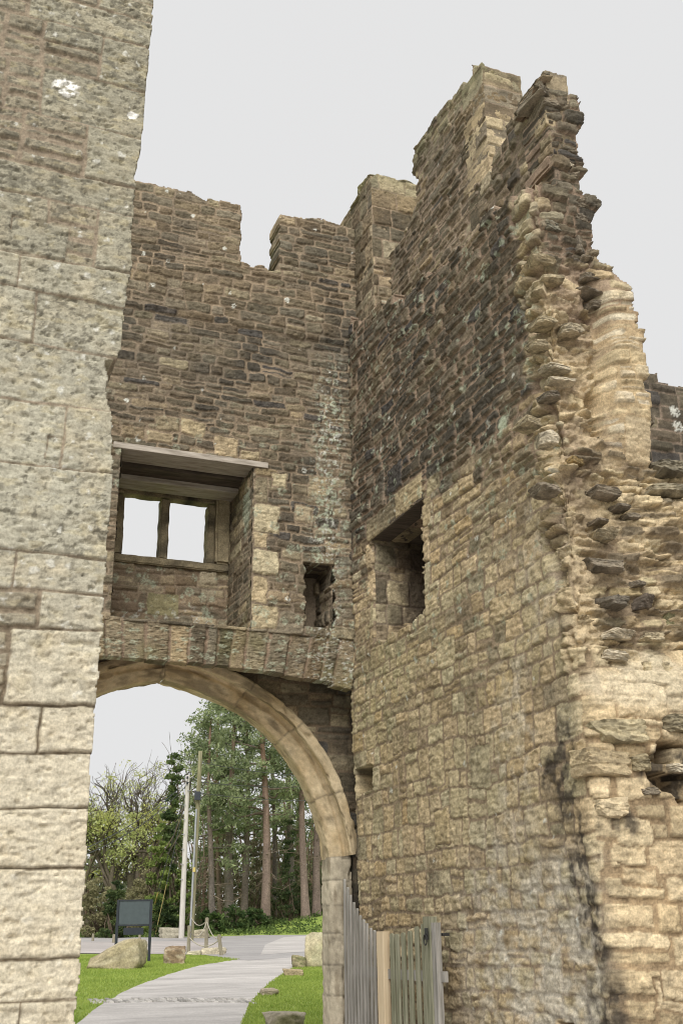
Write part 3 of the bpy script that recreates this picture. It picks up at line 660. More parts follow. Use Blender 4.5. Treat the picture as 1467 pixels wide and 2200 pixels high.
# inside of the square opening
lo_ = Layout(SX, 6.4, 4.3, 6.4, lambda v, g: .16+.16*g.random(), lambda v, g, h: .16+.2*g.random(), 95, .3)
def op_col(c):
    s = base_cols(c, .1, .55, 960); return lerp(s, A3(.07, .05, .04), .8*sstep(5.05, 5.4, c.U+.1*fbm(c.U/.1, c.V/.1, 3, 7)))  # colour darkened deeper in, painting the shade inside the opening
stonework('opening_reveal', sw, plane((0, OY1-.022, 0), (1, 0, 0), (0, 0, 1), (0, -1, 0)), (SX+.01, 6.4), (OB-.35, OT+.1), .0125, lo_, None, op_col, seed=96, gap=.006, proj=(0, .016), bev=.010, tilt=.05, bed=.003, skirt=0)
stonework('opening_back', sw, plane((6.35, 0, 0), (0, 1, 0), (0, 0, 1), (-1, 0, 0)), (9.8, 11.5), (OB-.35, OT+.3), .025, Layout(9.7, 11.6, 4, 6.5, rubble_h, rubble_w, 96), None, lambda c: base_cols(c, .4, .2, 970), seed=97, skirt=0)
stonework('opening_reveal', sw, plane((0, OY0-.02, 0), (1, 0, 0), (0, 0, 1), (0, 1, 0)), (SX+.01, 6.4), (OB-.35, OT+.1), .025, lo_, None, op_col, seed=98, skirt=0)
box_part('lintel_board', sw, (SX-.012, OY0-.05, OT-.002), (SX+.22, OY1+.06, OT+.06), M_OAKDARK, .006)
box_part('lintel_board', sw, (SX+.24, OY0-.05, OT+.01), (6.4, OY1+.06, OT+.1), M_OAKDARK, .006)
stonework('opening_floor', sw, plane((0, 0, OB-.02), (1, 0, 0), (0, 1, 0), (0, 0, 1)), (SX+.03, 6.4), (9.9, 11.45), .025, Layout(4.8, 6.5, 9.8, 11.5, rubble_h, rubble_w, 97), None, op_col, seed=99, skirt=0)
for nm, a, b in (('putlog_back', (SX+.9, 11.2, 2.9), (SX+1.0, 12.4, 3.6)), ('putlog_back', (SX+.4, 7.6, .6), (SX+.5, 8.2, 1.05))): box_part(nm, sw, a, b, M_OAKDARK, .005)  # dark panels set behind the holes so they read as shaded depth

# upper wall, set back behind a ledge, rising to the tall fragment
UX = 5.25
layu = Layout(-.1, 5.6, 7.8, 11.3, lambda v, g: .07+.06*g.random(), lambda v, g, h: .13+.24*g.random(), 101, .2)
uu = lambda Y: 12.9-Y
tall_px = [(893, 440), (896, 400), (887, 345), (890, 318), (905, 290), (930, 262), (960, 222), (985, 195), (1012, 165), (1020, 140), (1036, 137)]
tpoly = [(0, 7.8), (0, 10.2), (uu(11.0), 10.1)]+[(uu(onX(*p, UX)[1]), onX(*p, UX)[2]) for p in tall_px]+[(uu(8.67), 11.03), (uu(8.67), 7.8)]
q1 = []
z = 8.4
while z < 11.0: hh = .2+.1*g.random(); q1.append(layu.add(uu(8.67)-.22-.1*g.random(), uu(8.67)+.1, z, z+hh)); z += hh
def up_col(c):
    bare = blob(c, uu(8.9), 9.6, .45, .75, 5, .9)+blob(c, uu(9.6), 8.9, .5, .4, 6, .9)
    isq = np.isin(c.sid, q1)
    s = base_cols(c, .30-.2*isq+.12*blob(c, uu(10), 10.2, .4, .5, 7), .22+.3*isq, 1000, mort=A3(.34, .26, .19))
    s = lerp(s, A3(.42, .33, .25)*(1+.15*fbm(c.U/.05, c.V/.05, 3, 4))[..., None], np.clip(bare, 0, 1)*(1-.75*c.t)*.7)
    s = lichen(c, s, .2, .12, 1005, LICH, .7, rs=.12)
    return lerp(s, A3(.3, .29, .17), .5*sstep(10.7, 11.1, c.V)*np.clip(.5+fbm(c.U/.1, c.V/.1, 3, 5), 0, 1))
stonework('upper_wall', sw, plane((UX, 12.9, 0), (0, -1, 0), (0, 0, 1), (-1, 0, 0)), (.3, uu(8.66)), (7.9, 11.2), .0125, layu, lambda c: pip(c.cu*.6+c.U*.4, c.cv*.7+c.V*.3, tpoly), up_col, seed=103, gap=.007, bev=.018, rnd=.025, proj=(.0, .035), tilt=.12, rough=.008, bed=.006, warp=.015, wave=.03, skirt=.5)
layf = Layout(UX-.1, 6.0, 8, 11.3, lambda v, g: .16+.12*g.random(), lambda v, g, h: .2+.25*g.random(), 105, .15)
fpoly = [(UX-.1, 8.5)]+[(UX-.1, 11.05)]+[(onY(*p, 8.67)[0], onY(*p, 8.67)[2]) for p in ((1036, 140), (1075, 158), (1085, 172), (1105, 178), (1116, 195))]+[(5.72, 10.3), (5.72, 8.5)]
stonework('upper_wall', sw, plane((0, 8.665, 0), (1, 0, 0), (0, 0, 1), (0, -1, 0)), (UX-.01, 5.78), (8.9, 11.1), .0125, layf, lambda c: pip(c.cu*.3+c.U*.7, c.cv*.5+c.V*.5, fpoly), lambda c: lerp(base_cols(c, .12, .42, 1010, mort=A3(.34, .27, .19)), A3(.34, .32, .18), .5*sstep(10.6, 11, c.V)), seed=106, skirt=.5)
# nearer fragment of the upper wall
FX = 5.13
layg = Layout(-.1, 1.9, 7.6, 10, lambda v, g: .075+.07*g.random(), lambda v, g, h: .13+.2*g.random(), 107, .15)
gpoly = [(-.2, 7.4)]+[(8.9-onX(*p, FX)[1], onX(*p, FX)[2]) for p in ((1040, 460), (1065, 330), (1100, 260), (1122, 205), (1142, 188))]+[(1.7, 9.65), (1.7, 7.4)]
q2 = [layg.add(1.30, 1.75, 9.3, 9.62), layg.add(1.36, 1.75, 8.95, 9.3)]
stonework('upper_wall', sw, plane((FX, 8.9, 0), (0, -1, 0), (0, 0, 1), (-1, 0, 0)), (0, 8.9-EY), (7.9, 9.75), .0125, layg, lambda c: pip(c.cu*.5+c.U*.5, c.cv*.6+c.V*.4, gpoly), lambda c: base_cols(c, .38-.3*np.isin(c.sid, q2), .2+.35*np.isin(c.sid, q2), 1020, mort=A3(.3, .23, .17)), seed=108, proj=(.0, .05), tilt=.12, warp=.015, wave=.03, skirt=.25)
# merlon at the inner corner
MX, MY = 5.0, 11.40
laym = Layout(-1, 6.3, 8.6, 11.6, lambda v, g: .10+.1*g.random() if v < 10 else .2+.12*g.random(), lambda v, g, h: .2+.2*g.random(), 109, .1)
def me_col(c): return lerp(base_cols(c, .15, .38, 1030, mort=A3(.3, .23, .16)), A3(.3, .28, .16), .4*sstep(11, 11.4, c.V))
stonework('merlon', sw, plane((0, MY, 0), (1, 0, 0), (0, 0, 1), (0, -1, 0)), (MX, 5.80), (8.9, 11.42), .0125, laym, lambda c: (c.V < 11.42-.05*(c.U-5)-.1*sstep(5.1, 5.0, c.U)) & ((c.U < 5.32) | (c.V > 9.6)), me_col, seed=110, skirt=.5)
stonework('merlon', sw, plane((MX, 12.6, 0), (0, -1, 0), (0, 0, 1), (-1, 0, 0)), (0, 1.19), (8.6, 11.36), .0125, laym, None, lambda c: base_cols(c, .25, .25, 1031), seed=111, skirt=.3)
for i, (x, y, zz, sx, sy, sz) in enumerate(((5.2, 11.66, 11.38, .40, .46, .13), (5.55, 11.66, 11.35, .36, .46, .12), (5.09, 12.0, 11.34, .2, .5, .12))):
    rock('coping_stone', sw, (x, y, zz), (sx, sy, sz), 200+i, (.27, .24, .16), M_STONE, cols2=(.36, .33, .2))
# loose and projecting stones of the torn end, each a piece of the wall
def proj_px(lst, Y, name='projecting_stone', pull=.26):
    for i, (px, py, wpx, hpx, dp, col) in enumerate(lst):
        p = onY(px, py, Y); sc = np.linalg.norm(p-EYE)/F*1.02
        rock(name, sw, (p[0], p[1]+dp*pull, p[2]), (wpx*sc*.86, dp, hpx*sc*.8), 300+i*3+int(px) % 7, col, M_STONE, cols2=tuple(q*.6 for q in col), amp=.14, box=.7)
C1, C2, C3, C4 = (.25, .21, .155), (.44, .37, .245), (.26, .222, .168), (.56, .49, .365)
proj_px([(1198, 226, 84, 36, .45, C1), (1170, 200, 55, 26, .35, C3), (1225, 325, 30, 12, .3, C3), (1222, 352, 26, 26, .3, C4), (1228, 378, 36, 18, .35, C1), (1248, 440, 44, 24, .4, C1), (1246, 470, 40, 26, .4, C3),
         (1190, 485, 60, 28, .3, (.27, .25, .19)), (1245, 525, 26, 50, .3, C3), (1258, 556, 30, 22, .35, C1), (1272, 597, 66, 26, .4, C3), (1275, 628, 75, 22, .35, C3), (1330, 725, 40, 60, .3, C1), (1290, 655, 60, 20, .3, C3)], EY, pull=.36)
proj_px([(1165, 560, 60, 18, .25, C2), (1185, 600, 55, 18, .25, C2), (1172, 690, 50, 20, .25, C2), (1225, 710, 52, 30, .35, (.4, .34, .24)), (1160, 740, 50, 18, .2, C2), (1185, 850, 44, 16, .25, C3), (1200, 790, 70, 16, .25, C4),
         (1210, 820, 70, 16, .25, C4), (1140, 905, 50, 22, .25, C2), (1235, 990, 40, 18, .22, OCHRE*.8), (1180, 1050, 60, 26, .25, C1), (1180, 940, 45, 40, .2, C4)], EY+.02)
proj_px([(1435, 1010, 80, 42, .5, (.24, .21, .15)), (1430, 1055, 90, 30, .45, (.3, .26, .18)), (1300, 1060, 70, 24, .3, C1), (1335, 1090, 45, 16, .3, C3), (1290, 1120, 40, 14, .25, C1), (1300, 1150, 55, 26, .25, C2), (1355, 1110, 36, 16, .25, C1), (1300, 1215, 90, 40, .3, C1),
         (1320, 1295, 66, 34, .35, (.15, .13, .1)), (1385, 1295, 44, 30, .3, (.17, .14, .11)), (1370, 1255, 34, 18, .25, C3), (1330, 1365, 80, 20, .3, C4), (1400, 1370, 50, 26, .28, C2), (1320, 1410, 80, 24, .25, C4), (1435, 1335, 40, 40, .35, (.3, .28, .16)), (1410, 1440, 90, 40, .25, (.5, .42, .27))], EY-.02)
proj_px([(1330, 1575, 130, 72, .45, (.48, .41, .26)), (1300, 1640, 120, 70, .35, (.46, .37, .23)), (1445, 1555, 70, 44, .5, (.27, .23, .15)), (1315, 1735, 80, 54, .3, (.56, .46, .3)), (1370, 1640, 60, 40, .35, (.38, .32, .2)), (1455, 1650, 50, 22, .3, C4), (1390, 1700, 44, 20, .3, C1)], EY-.1)
proj_px([(1395, 905, 14, 30, .2, C1)], EY)

# ---- far curtain wall
cw = empty('curtain_wall', (9, 9.6, 0), label='distant dark rubble curtain wall at the far right edge, lower than the tower', cat='castle wall', kind='thing')
layc = Layout(6.9, 12, 0, 8.2, lambda v, g: .1+.1*g.random(), lambda v, g, h: .18+.25*g.random(), 121, .2)
stonework('wall_face', cw, plane((0, 9.6, 0), (1, 0, 0), (0, 0, 1), (0, -1, 0)), (6.6, 12), (0.2, 8.0), .02, layc, lambda c: c.cv < 7.85-.10*(c.cu-7.6), lambda c: lichen(c, base_cols(c, .55, .15, 1200, mort=A3(.3, .23, .17)), .2, .15, 5), seed=122, proj=(0, .05), skirt=.6)

# ---- gate pier on the left, close to the camera
pier = empty('gate_pier', (0, 5.5, 0), label='pale squared stone pier filling the left edge close to the camera', cat='pier')
PY = 5.5
pz = lambda px, py: onY(px, py, PY)[2]
cb = [pz(*p) for p in ((170, 2330), (165, 2150), (175, 2062), (185, 1872), (190, 1745), (197, 1625), (205, 1522), (215, 1362), (222, 1282), (228, 1205), (240, 1018), (233, 885), (255, 770), (268, 660), (275, 590), (285, 467), (292, 405), (300, 300), (312, 200), (322, 105), (326, 50))]
cb = [cb[0]-.6, cb[0]-.3]+cb+[cb[-1]+.14, cb[-1]+.3, cb[-1]+.5, cb[-1]+.75, cb[-1]+1.0]
def pw(v, g, h): return (.45+.35*g.random())
layp = Layout(-1.3, .86, 0, 8, None, pw, 131, 0, courses=cb)
g = random.Random(14)
QX = [35, -60, -60, -60, -60, 85, 15, 85, 30, -50, 137, -50, 75, 40, 210, -50, 185, 90, 220, 60]
smallid = []
for i, (a, b) in enumerate(zip(cb[:-1], cb[1:])):            # big quoins at the arris; thin rubble behind them, mostly high up
    k = i-2
    if 0 <= k < len(QX):
        ul = onY(QX[k], 1100, PY)[0]; ym = 1100
        for _ in range(6): ym += ((onY(QX[k], ym, PY)[2])-(a+b)/2)*F/6.2*.8
        ul = onY(QX[k], ym, PY)[0]
    else: ul = .55-.25*(i % 2)
    u = ul
    while u > -1.2:
        thin = a > 5.3 or g.random() < .5
        w2 = (.16+.22*g.random()) if thin else .3+.3*g.random(); zc = a
        while zc < b-.02:
            h2 = (.06+.06*g.random()) if thin else b-zc
            h2 = b-zc if b-zc-h2 < .05 else h2
            q_ = layp.add(u-w2, u, zc, zc+h2); zc += h2
            if h2 < .14: smallid.append(q_)
        u -= w2
    layp.add(ul, 1.2, a, b)
for x0, x1, y0, y1 in ((22, 150, 457, 562), (98, 132, 925, 1000)):
    p0, p1 = onY(x0, (y0+y1)/2, PY), onY(x1, (y0+y1)/2, PY); layp.add(p0[0], p1[0], onY(x1, y1, PY)[2], onY(x0, y0, PY)[2]-.02)
edge_px = [(336, -90), (330, 0), (322, 100), (312, 200), (308, 250), (300, 330), (286, 385), (291, 405), (284, 500), (279, 590), (272, 612), (265, 700), (256, 772), (228, 774), (230, 830), (237, 890), (240, 960), (243, 1015), (228, 1205), (221, 1285), (222, 1360), (214, 1370), (206, 1515), (202, 1525), (195, 1630), (189, 1760), (183, 1875), (176, 2000), (168, 2060), (174, 2075), (166, 2140), (162, 2200), (160, 2330)]
ez = np.array([onY(*p, PY)[[0, 2]] for p in edge_px])[::-1]
pier_edge = lambda V: np.interp(V, ez[:, 1], ez[:, 0])
def pier_col(c):
    low = sstep(3.9, 2.4, c.V+.2*c.rr[..., 0]); top = sstep(4.3, 5.6, c.V)
    a = A3(.385, .365, .285); s = lerp(a*np.ones(c.U.shape+(1,)), A3(.555, .50, .38), low); s = lerp(s, A3(.305, .285, .215), top)
    s = s*(.91+.18*c.rr[..., 6])[..., None]
    s = lerp(s, A3(.52, .42, .26)*(.8+.4*c.rr[..., 7])[..., None], np.clip(.3*fbm(c.U/.15, c.V/.12, 4, 1305)+.02, 0, .4)*(1-.4*top))
    small = np.isin(c.sid, smallid); s = lerp(s, A3(.26, .225, .16)*(.75+.5*c.rr[..., 8])[..., None], small*.7)
    bl = sstep(.16, .42, fbm(c.U/.035, c.V/.028, 5, 1310, .68)+.35*fbm(c.U/.4, c.V/.3, 3, 1312)-.12+.22*top)*(1-.8*low); s = lerp(s, A3(.13, .12, .09), bl*.72)
    yl = sstep(.25, .7, fbm(c.U/.08, c.V/.04, 4, 1315))*(1-low*.6); s = lerp(s, A3(.46, .39, .22), yl*.28)
    s = s*(1+.16*fbm(c.U/.03, c.V/.012, 4, 1320))[..., None]
    s = lichen(c, s, .09, .45, 1330, A3(.64, .63, .56), .75, 1-low*.6, rs=.2)
    for (px, py, ru, rv) in ((143, 187, .065, .055), (285, 247, .030, .022)):
        p = onY(px, py, PY); k = sstep(1.25, .95, np.hypot((c.U-p[0])/ru, (c.V-p[2])/rv)+.30*fbm(c.U/.035, c.V/.03, 4, 1340+px)); s = lerp(s, A3(.86, .85, .80), k*(.95 if ru < .05 else np.clip(.75+1.2*fbm(c.U/.018, c.V/.016, 2, 9), 0, 1)))
    m = lerp(A3(.27, .22, .16)*np.ones(c.U.shape+(1,)), A3(.17, .135, .09), low)*(1+.15*fbm(c.U/.03, c.V/.03, 3, 1350))[..., None]
    return lerp(m, s, c.t)
def pier_ext(c):
    chip = sstep(.3, .9, fbm(c.U/.2, c.V/.09, 4, 1361)); return -.010*chip*c.t-.004*(c.t < .5)*(c.V < 3.9)+.0025*fbm(c.U/.02, c.V/.015, 3, 1366)
stonework('wall_face', pier, plane((0, PY, 0), (1, 0, 0), (0, 0, 1), (0, -1, 0)), (-1.2, 1.02), (.0, 8.0), .0075, layp, lambda c: c.U < pier_edge(c.V)+.008*fbm(c.V/.05, c.V*0, 3, 6), pier_col, mat=M_ASHLAR, seed=133, gap=lambda c: np.where(np.isin(c.sid, smallid), .012, .003), bev=.008, rnd=.010, proj=(.0, .018), tilt=.035, rough=.0032, bed=.0025, warp=.007, wave=.014, mortar=-.003, skirt=.9, nsk=14, extra=pier_ext)

# ================================================================== THE GROUND BEYOND THE GATE
def grid_sheet(name, xs, ys, mat, dz, kind='structure', inside=None, cols=None):
    X, Y = np.meshgrid(xs, ys); Z = np.maximum(0, GS*(Y-GY))
    Z = np.where(Y > 96, GS*(96-GY)+0*(Y), Z)+dz(X, Y) if callable(dz) else np.where(Y > 96, GS*(96-GY), Z)+dz
    nv, nu = X.shape; i = np.arange(nu*nv).reshape(nv, nu)
    q = np.stack([i[:-1, :-1], i[:-1, 1:], i[1:, 1:], i[1:, :-1]], -1).reshape(-1, 4)
    o = mesh_np(name, np.stack([X, Y, Z], -1).reshape(-1, 3), q, mat); o['kind'] = kind; return o
def ground_mat():
    m, nt, b = new_mat('turf'); co = N(nt, 'ShaderNodeTexCoord').outputs['Object']
    a = ramp(nt, noise(nt, co, .8, 7, .72), [(.25, (.17, .25, .045)), (.5, (.27, .36, .075)), (.75, (.38, .42, .13))]); bb = ramp(nt, noise(nt, co, 9, 6, .8), [(.3, .65), (.72, 1.3)])
    nt.links.new(mult(nt, a, bb), b.inputs['Base Color']); bump(nt, b, noise(nt, co, 30, 5, .8), .05, .8); return m
def road_mat(name, c1, c2, crack=True):
    m, nt, b = new_mat(name); co = N(nt, 'ShaderNodeTexCoord').outputs['Object']
    a = ramp(nt, noise(nt, co, .55, 7, .68, (.6, 1.6, 1)), [(.3, c1), (.7, c2)]); bb = ramp(nt, noise(nt, co, 22, 5, .8), [(.3, .8), (.7, 1.18)]); c3 = ramp(nt, noise(nt, co, 2.6, 6, .7, (.35, 2.2, 1)), [(.35, .87), (.6, 1.05)])
    nt.links.new(mult(nt, mult(nt, a, bb), c3), b.inputs['Base Color']); b.inputs['Roughness'].default_value = .8; bump(nt, b, noise(nt, co, 60, 4, .7), .01, .6); return m
M_TURF = ground_mat()
M_ROAD = road_mat('old_asphalt', (.335, .315, .297), (.58, .548, .517)); M_LANE = road_mat('grey_asphalt', (.27, .258, .25), (.42, .40, .385)); M_GRAVEL = road_mat('pale_gravel', (.30, .275, .26), (.52, .475, .445))
xs = np.r_[np.linspace(-220, -12, 14), np.linspace(-10, 70, 61), np.linspace(75, 320, 16)]
ys = np.r_[np.linspace(-120, 0, 8), np.array([3, 6, 9, 12, 13, 14]), np.linspace(15, 96, 82), np.linspace(100, 520, 22)]
def bank(X, Y):      # the far side of the lane rises to the right under the pines
    e = onG(500, 2012); r2 = onG(700, 2004)
    return 1.15*sstep(19, 30, X-.25*(Y-70))*sstep(69, 82, Y)*sstep(150, 90, Y)-.006
grid_sheet('ground', xs, ys, M_TURF, bank)
def flat_poly(name, px, mat, lift, kind='structure', extra=None):
    pts = [onG(*p) for p in px] if extra is None else extra
    bm = bmesh.new(); vs = [bm.verts.new((p[0], p[1], ground_z(p[0], p[1])+lift)) for p in pts]; f = bm.faces.new(vs)
    bmesh.ops.triangulate(bm, faces=[f]); bm.normal_update()
    for f in bm.faces:
        if f.normal.z < 0: f.normal_flip()
    o = bm_obj(name, bm, mat); o['kind'] = kind; return o
def smooth_px(p, n=6): return [tuple(q) for q in cr_spline(np.array(p, float), n)]
leftE = smooth_px([(150, 2215), (190, 2180), (230, 2152), (280, 2125), (335, 2103), (385, 2087), (430, 2075), (480, 2066), (520, 2061)])
rightE = smooth_px([(512, 2215), (522, 2195), (535, 2160), (550, 2140), (580, 2112), (610, 2092), (640, 2074), (668, 2056), (690, 2044)])
_g = random.Random(12)
leftE = [(x+_g.uniform(-2.2, 2.2), y+_g.uniform(-.7, .7)) for x, y in leftE]; rightE = [(x+_g.uniform(-2.2, 2.2), y+_g.uniform(-.7, .7)) for x, y in rightE]
flat_poly('road', leftE+smooth_px([(520, 2061), (560, 2054), (620, 2046), (690, 2040)], 4)[1:]+rightE[::-1][1:], M_ROAD, .006)
bot = [onG(512, 2215), onG(150, 2215)]
flat_poly('road', None, M_ROAD, .005, extra=[bot[0]+[0, .05, 0], bot[1]+[0, .05, 0], np.array([.7, 14.02, 0]), np.array([4.9, 14.02, 0])])
flat_poly('road', None, M_ROAD, .005, extra=[np.array([4.9, 14.02, 0]), np.array([.7, 14.02, 0]), np.array([.7, 4, 0]), np.array([4.9, 4, 0])])
flat_poly('lane', [(-60, 2050), (175, 2046), (440, 2052), (500, 2061), (535, 2064), (640, 2056), (700, 2046), (900, 2030), (900, 2000), (700, 2005), (640, 2007), (560, 2009), (480, 2012), (300, 2014), (-60, 2016)], M_LANE, .010)
flat_poly('lane', [(560, 2052), (700, 2042), (900, 2030), (900, 2001), (700, 2008), (610, 2014), (570, 2030)], M_ROAD, .015)
flat_poly('gravel_path', [(-60, 2051), (175, 2049), (330, 2050), (440, 2050), (475, 2043), (470, 2026), (400, 2023), (175, 2024), (-60, 2026)], M_GRAVEL, .019)
flat_poly('bounce_ground', None, M_GRAVEL, .003, extra=[np.array(q, float) for q in ((-40, -45, 0), (45, -45, 0), (45, 13.2, 0), (-40, 13.2, 0))])  # unseen pale ground added to bounce warm light onto the walls
# the row of rough setts across the drive
ss = MB(); g = random.Random(3)
for r_ in range(2):
    n = 30
    for k in range(n):
        t = (k+.5*(r_ % 2))/n; p = onG(196+t*(548-196), 2152-3*math.sin(t*3)+r_*5.0-2); hx, hy = .052, .20
        c = .26+.25*g.random(); h = .012+.03*g.random(); x0, x1, y0, y1 = p[0]-hx, p[0]+hx, p[1]-hy, p[1]+hy
        zf = lambda x, y: ground_z(x, y)
        v = np.array([(x0, y0, zf(x0, y0)), (x1, y0, zf(x1, y0)), (x1, y1, zf(x1, y1)), (x0, y1, zf(x0, y1)), (x0+.012, y0+.02, zf(x0, y0)+h), (x1-.012, y0+.02, zf(x1, y0)+h), (x1-.012, y1-.02, zf(x1, y1)+h), (x0+.012, y1-.02, zf(x0, y1)+h)])
        ss.add(v, [(4, 5, 6, 7), (0, 1, 5, 4), (1, 2, 6, 5), (2, 3, 7, 6), (3, 0, 4, 7)], (c, c*.95, c*.88))
o = ss.build('road_setts', M_ROCK, None, False); o['kind'] = 'structure'

def blades(name, px_polys, n, seed, hmin, hmax, c1, c2, wd=.018):
    """short grass standing on the lawns"""
    g = np.random.default_rng(seed); V = []; Cc = []
    for poly, share in px_polys:
        k = int(n*share); P = np.array(poly); lo, hi = P.min(0), P.max(0); W = np.array([onG(*q)[:2] for q in poly])
        wl, wh = W.min(0), W.max(0); pts = g.uniform(wl, wh, (k*6, 2)); ok = pip(pts[:, 0], pts[:, 1], [tuple(q) for q in W]); pts = pts[ok][:k]
        m = len(pts); hh = g.uniform(hmin, hmax, m); a = g.uniform(0, 6.28, m); ln = g.normal(0, .4, (m, 2))*hh[:, None]
        z = np.maximum(0, GS*(pts[:, 1]-GY)); dx = np.cos(a)*wd; dy = np.sin(a)*wd
        v = np.stack([np.stack([pts[:, 0]-dx, pts[:, 1]-dy, z], -1), np.stack([pts[:, 0]+dx, pts[:, 1]+dy, z], -1), np.stack([pts[:, 0]+ln[:, 0], pts[:, 1]+ln[:, 1], z+hh], -1)], 1)
        V.append(v); t = g.random(m)*.6+.4*vnoise(pts[:, 0]/.8, pts[:, 1]/.8, seed); Cc.append(np.repeat(lerp(A3(*c1)[None], A3(*c2)[None], t), 3, 0))
    V = np.concatenate(V); m = len(V)
    o = mesh_np(name, V.reshape(-1, 3), np.arange(m*3).reshape(-1, 3), M_LEAF, None, np.concatenate(Cc).reshape(-1, 3), False); o['kind'] = 'stuff'; return o
def leaf_mat(name):
    m, nt, b = new_mat(name); at = N(nt, 'ShaderNodeAttribute'); at.attribute_name = 'Col'
    nt.links.new(at.outputs['Color'], b.inputs['Base Color']); b.inputs['Roughness'].default_value = .7
    tr = N(nt, 'ShaderNodeBsdfTranslucent'); mx = N(nt, 'ShaderNodeMixShader'); mx.inputs[0].default_value = .45
    nt.links.new(at.outputs['Color'], tr.inputs[0]); o = nt.nodes['Material Output']; nt.links.new(b.outputs[0], mx.inputs[1]); nt.links.new(tr.outputs[0], mx.inputs[2]); nt.links.new(mx.outputs[0], o.inputs[0]); return m
M_LEAF = leaf_mat('leaf')
M_BARK = col_mat('bark', lo=.6, hi=1.35, s1=9, s2=2, bd=.03)
leftLawn = [(100, 2215)]+leftE[::4]+[(505, 2060), (440, 2053), (300, 2052), (170, 2052), (100, 2053)]
rightLawn = rightE[::4]+[(690, 2044), (760, 2040), (760, 2215)]
blades('grass', [(leftLawn, .5), (rightLawn, .5)], 60000, 3, .02, .06, (.20, .29, .05), (.44, .52, .13), .014)

# ---- boulders and stones on the verges
def boulder(px0, py0, px1, py1, depth, seed, col, label, col2=None, group=None, rot=.2, amp=.12, box=.55, name='boulder', slope=0):
    b = onG((px0+px1)/2, py1-2); sc = np.linalg.norm(b-EYE)/F; wd = (px1-px0)*sc*1.06; ht = (py1-py0)*sc*1.10
    o = rock(name, None, (b[0]+_h[0]*depth/2, b[1]+_h[1]*depth/2, ground_z(b[0], b[1])+ht*.40), (wd, depth, ht*1.16), seed, col, M_ROCK, sub=4, rot=-YAW+rot, amp=amp, box=box, cols2=col2)
    if slope:
        co = np.zeros(len(o.data.vertices)*3, np.float32); o.data.vertices.foreach_get('co', co); co = co.reshape(-1, 3); zb_ = co[:, 2].min(); xx = (co[:, 0]-co[:, 0].min())/np.ptp(co[:, 0]); co[:, 2] = zb_+(co[:, 2]-zb_)*(1-slope*(1-sstep(.0, .75, xx))); o.data.vertices.foreach_set('co', co.ravel()); o.data.update()
    tag(o, label, 'stone', group); return o
boulder(190, 2030, 298, 2084, 1.1, 21, (.34, .29, .18), 'largest pale boulder on the left lawn, in front of the dark sign', (.42, .37, .25), rot=.0, amp=.07, slope=.6)
boulder(350, 2046, 393, 2073, .5, 52, (.22, .16, .10), 'small brown pointed stone on the left lawn between sign and roped posts', (.38, .32, .22))
boulder(345, 1998, 388, 2018, .9, 33, (.38, .35, .27), 'pale grey boulder across the lane, just left of the pale utility pole')
boulder(410, 2003, 445, 2018, .8, 37, (.40, .36, .26), 'pale boulder partly behind the middle roped post')
boulder(430, 2040, 478, 2053, .45, 44, (.50, .45, .33), 'flat pale stone lying at the foot of the roped posts')
boulder(402, 2047, 430, 2054, .35, 45, (.46, .42, .3), 'low pale stone beside the leftmost roped post')
boulder(656, 2022, 708, 2080, 1.0, 56, (.42, .37, .24), 'squarish upright yellow-grey block on the right verge against the arch jamb', (.46, .42, .28), rot=.1, amp=.06)
boulder(628, 2062, 658, 2081, .5, 57, (.28, .24, .15), 'mossy brown stone beside the squarish block on the right verge', (.2, .2, .1))
boulder(611, 2087, 648, 2099, .4, 58, (.36, .29, .18), 'flat tan stone at the edge of the drive below the mossy brown stone')
boulder(562, 2129, 594, 2141, .35, 59, (.34, .29, .21), 'small flat stone half sunk in the right lawn by the drive edge')
boulder(570, 2185, 652, 2215, .6, 60, (.36, .32, .24), 'long flat stone in the right lawn at the bottom of the photo')

# ---- dark sign board
sp_ = onG(320, 2066); sp2 = onG(258, 2040)
sdir = np.array([math.cos(-YAW), math.sin(-YAW), 0]); sc = np.linalg.norm(sp_-EYE)/F
M_SLATE = plain_mat('slate_grey_paint', (.055, .07, .078), (.068, .085, .094), 6, None, .0005, .5, .3); M_SLATED = plain_mat('dark_post_paint', (.018, .022, .03), (.026, .03, .04), 6, None, .0005, .5, .3)
wS = 66*sc; a0 = sp_-sdir*wS; z0 = ground_z(sp_[0], sp_[1])
sign = empty('sign_board', (a0[0], a0[1], z0), -YAW, label='blank slate-grey notice board on two dark posts behind the large boulder', cat='sign')
def lbox(name, par, lo, hi, mat, bev=.004):
    bm = bmesh.new(); bmesh.ops.create_cube(bm, size=1)
    for v in bm.verts: v.co = Vector([(lo[i]+hi[i])/2+v.co[i]*(hi[i]-lo[i]) for i in range(3)])
    if bev: bmesh.ops.bevel(bm, geom=bm.edges[:], offset=bev, segments=1, affect='EDGES')
    me = bpy.data.meshes.new(name); bm.to_mesh(me); bm.free(); me.materials.append(mat); o = bpy.data.objects.new(name, me); COL.objects.link(o); o.parent = par; return o
H = 115*sc
lbox('post', sign, (-.045, -.045, -.3), (.045, .045, H), M_SLATED); lbox('post', sign, (wS-.045, -.045, -.3), (wS+.045, .045, H), M_SLATED)
lbox('panel', sign, (.05, -.02, H*.595), (wS-.05, .02, H*.975), M_SLATE); lbox('panel_frame', sign, (.045, -.035, H*.975), (wS-.045, .035, H*1.0), M_SLATED); lbox('panel_frame', sign, (.045, -.035, H*.57), (wS-.045, .035, H*.593), M_SLATED)
lbox('lower_panel', sign, (wS*.20, -.02, H*.43), (wS*.80, .02, H*.545), M_SLATED)

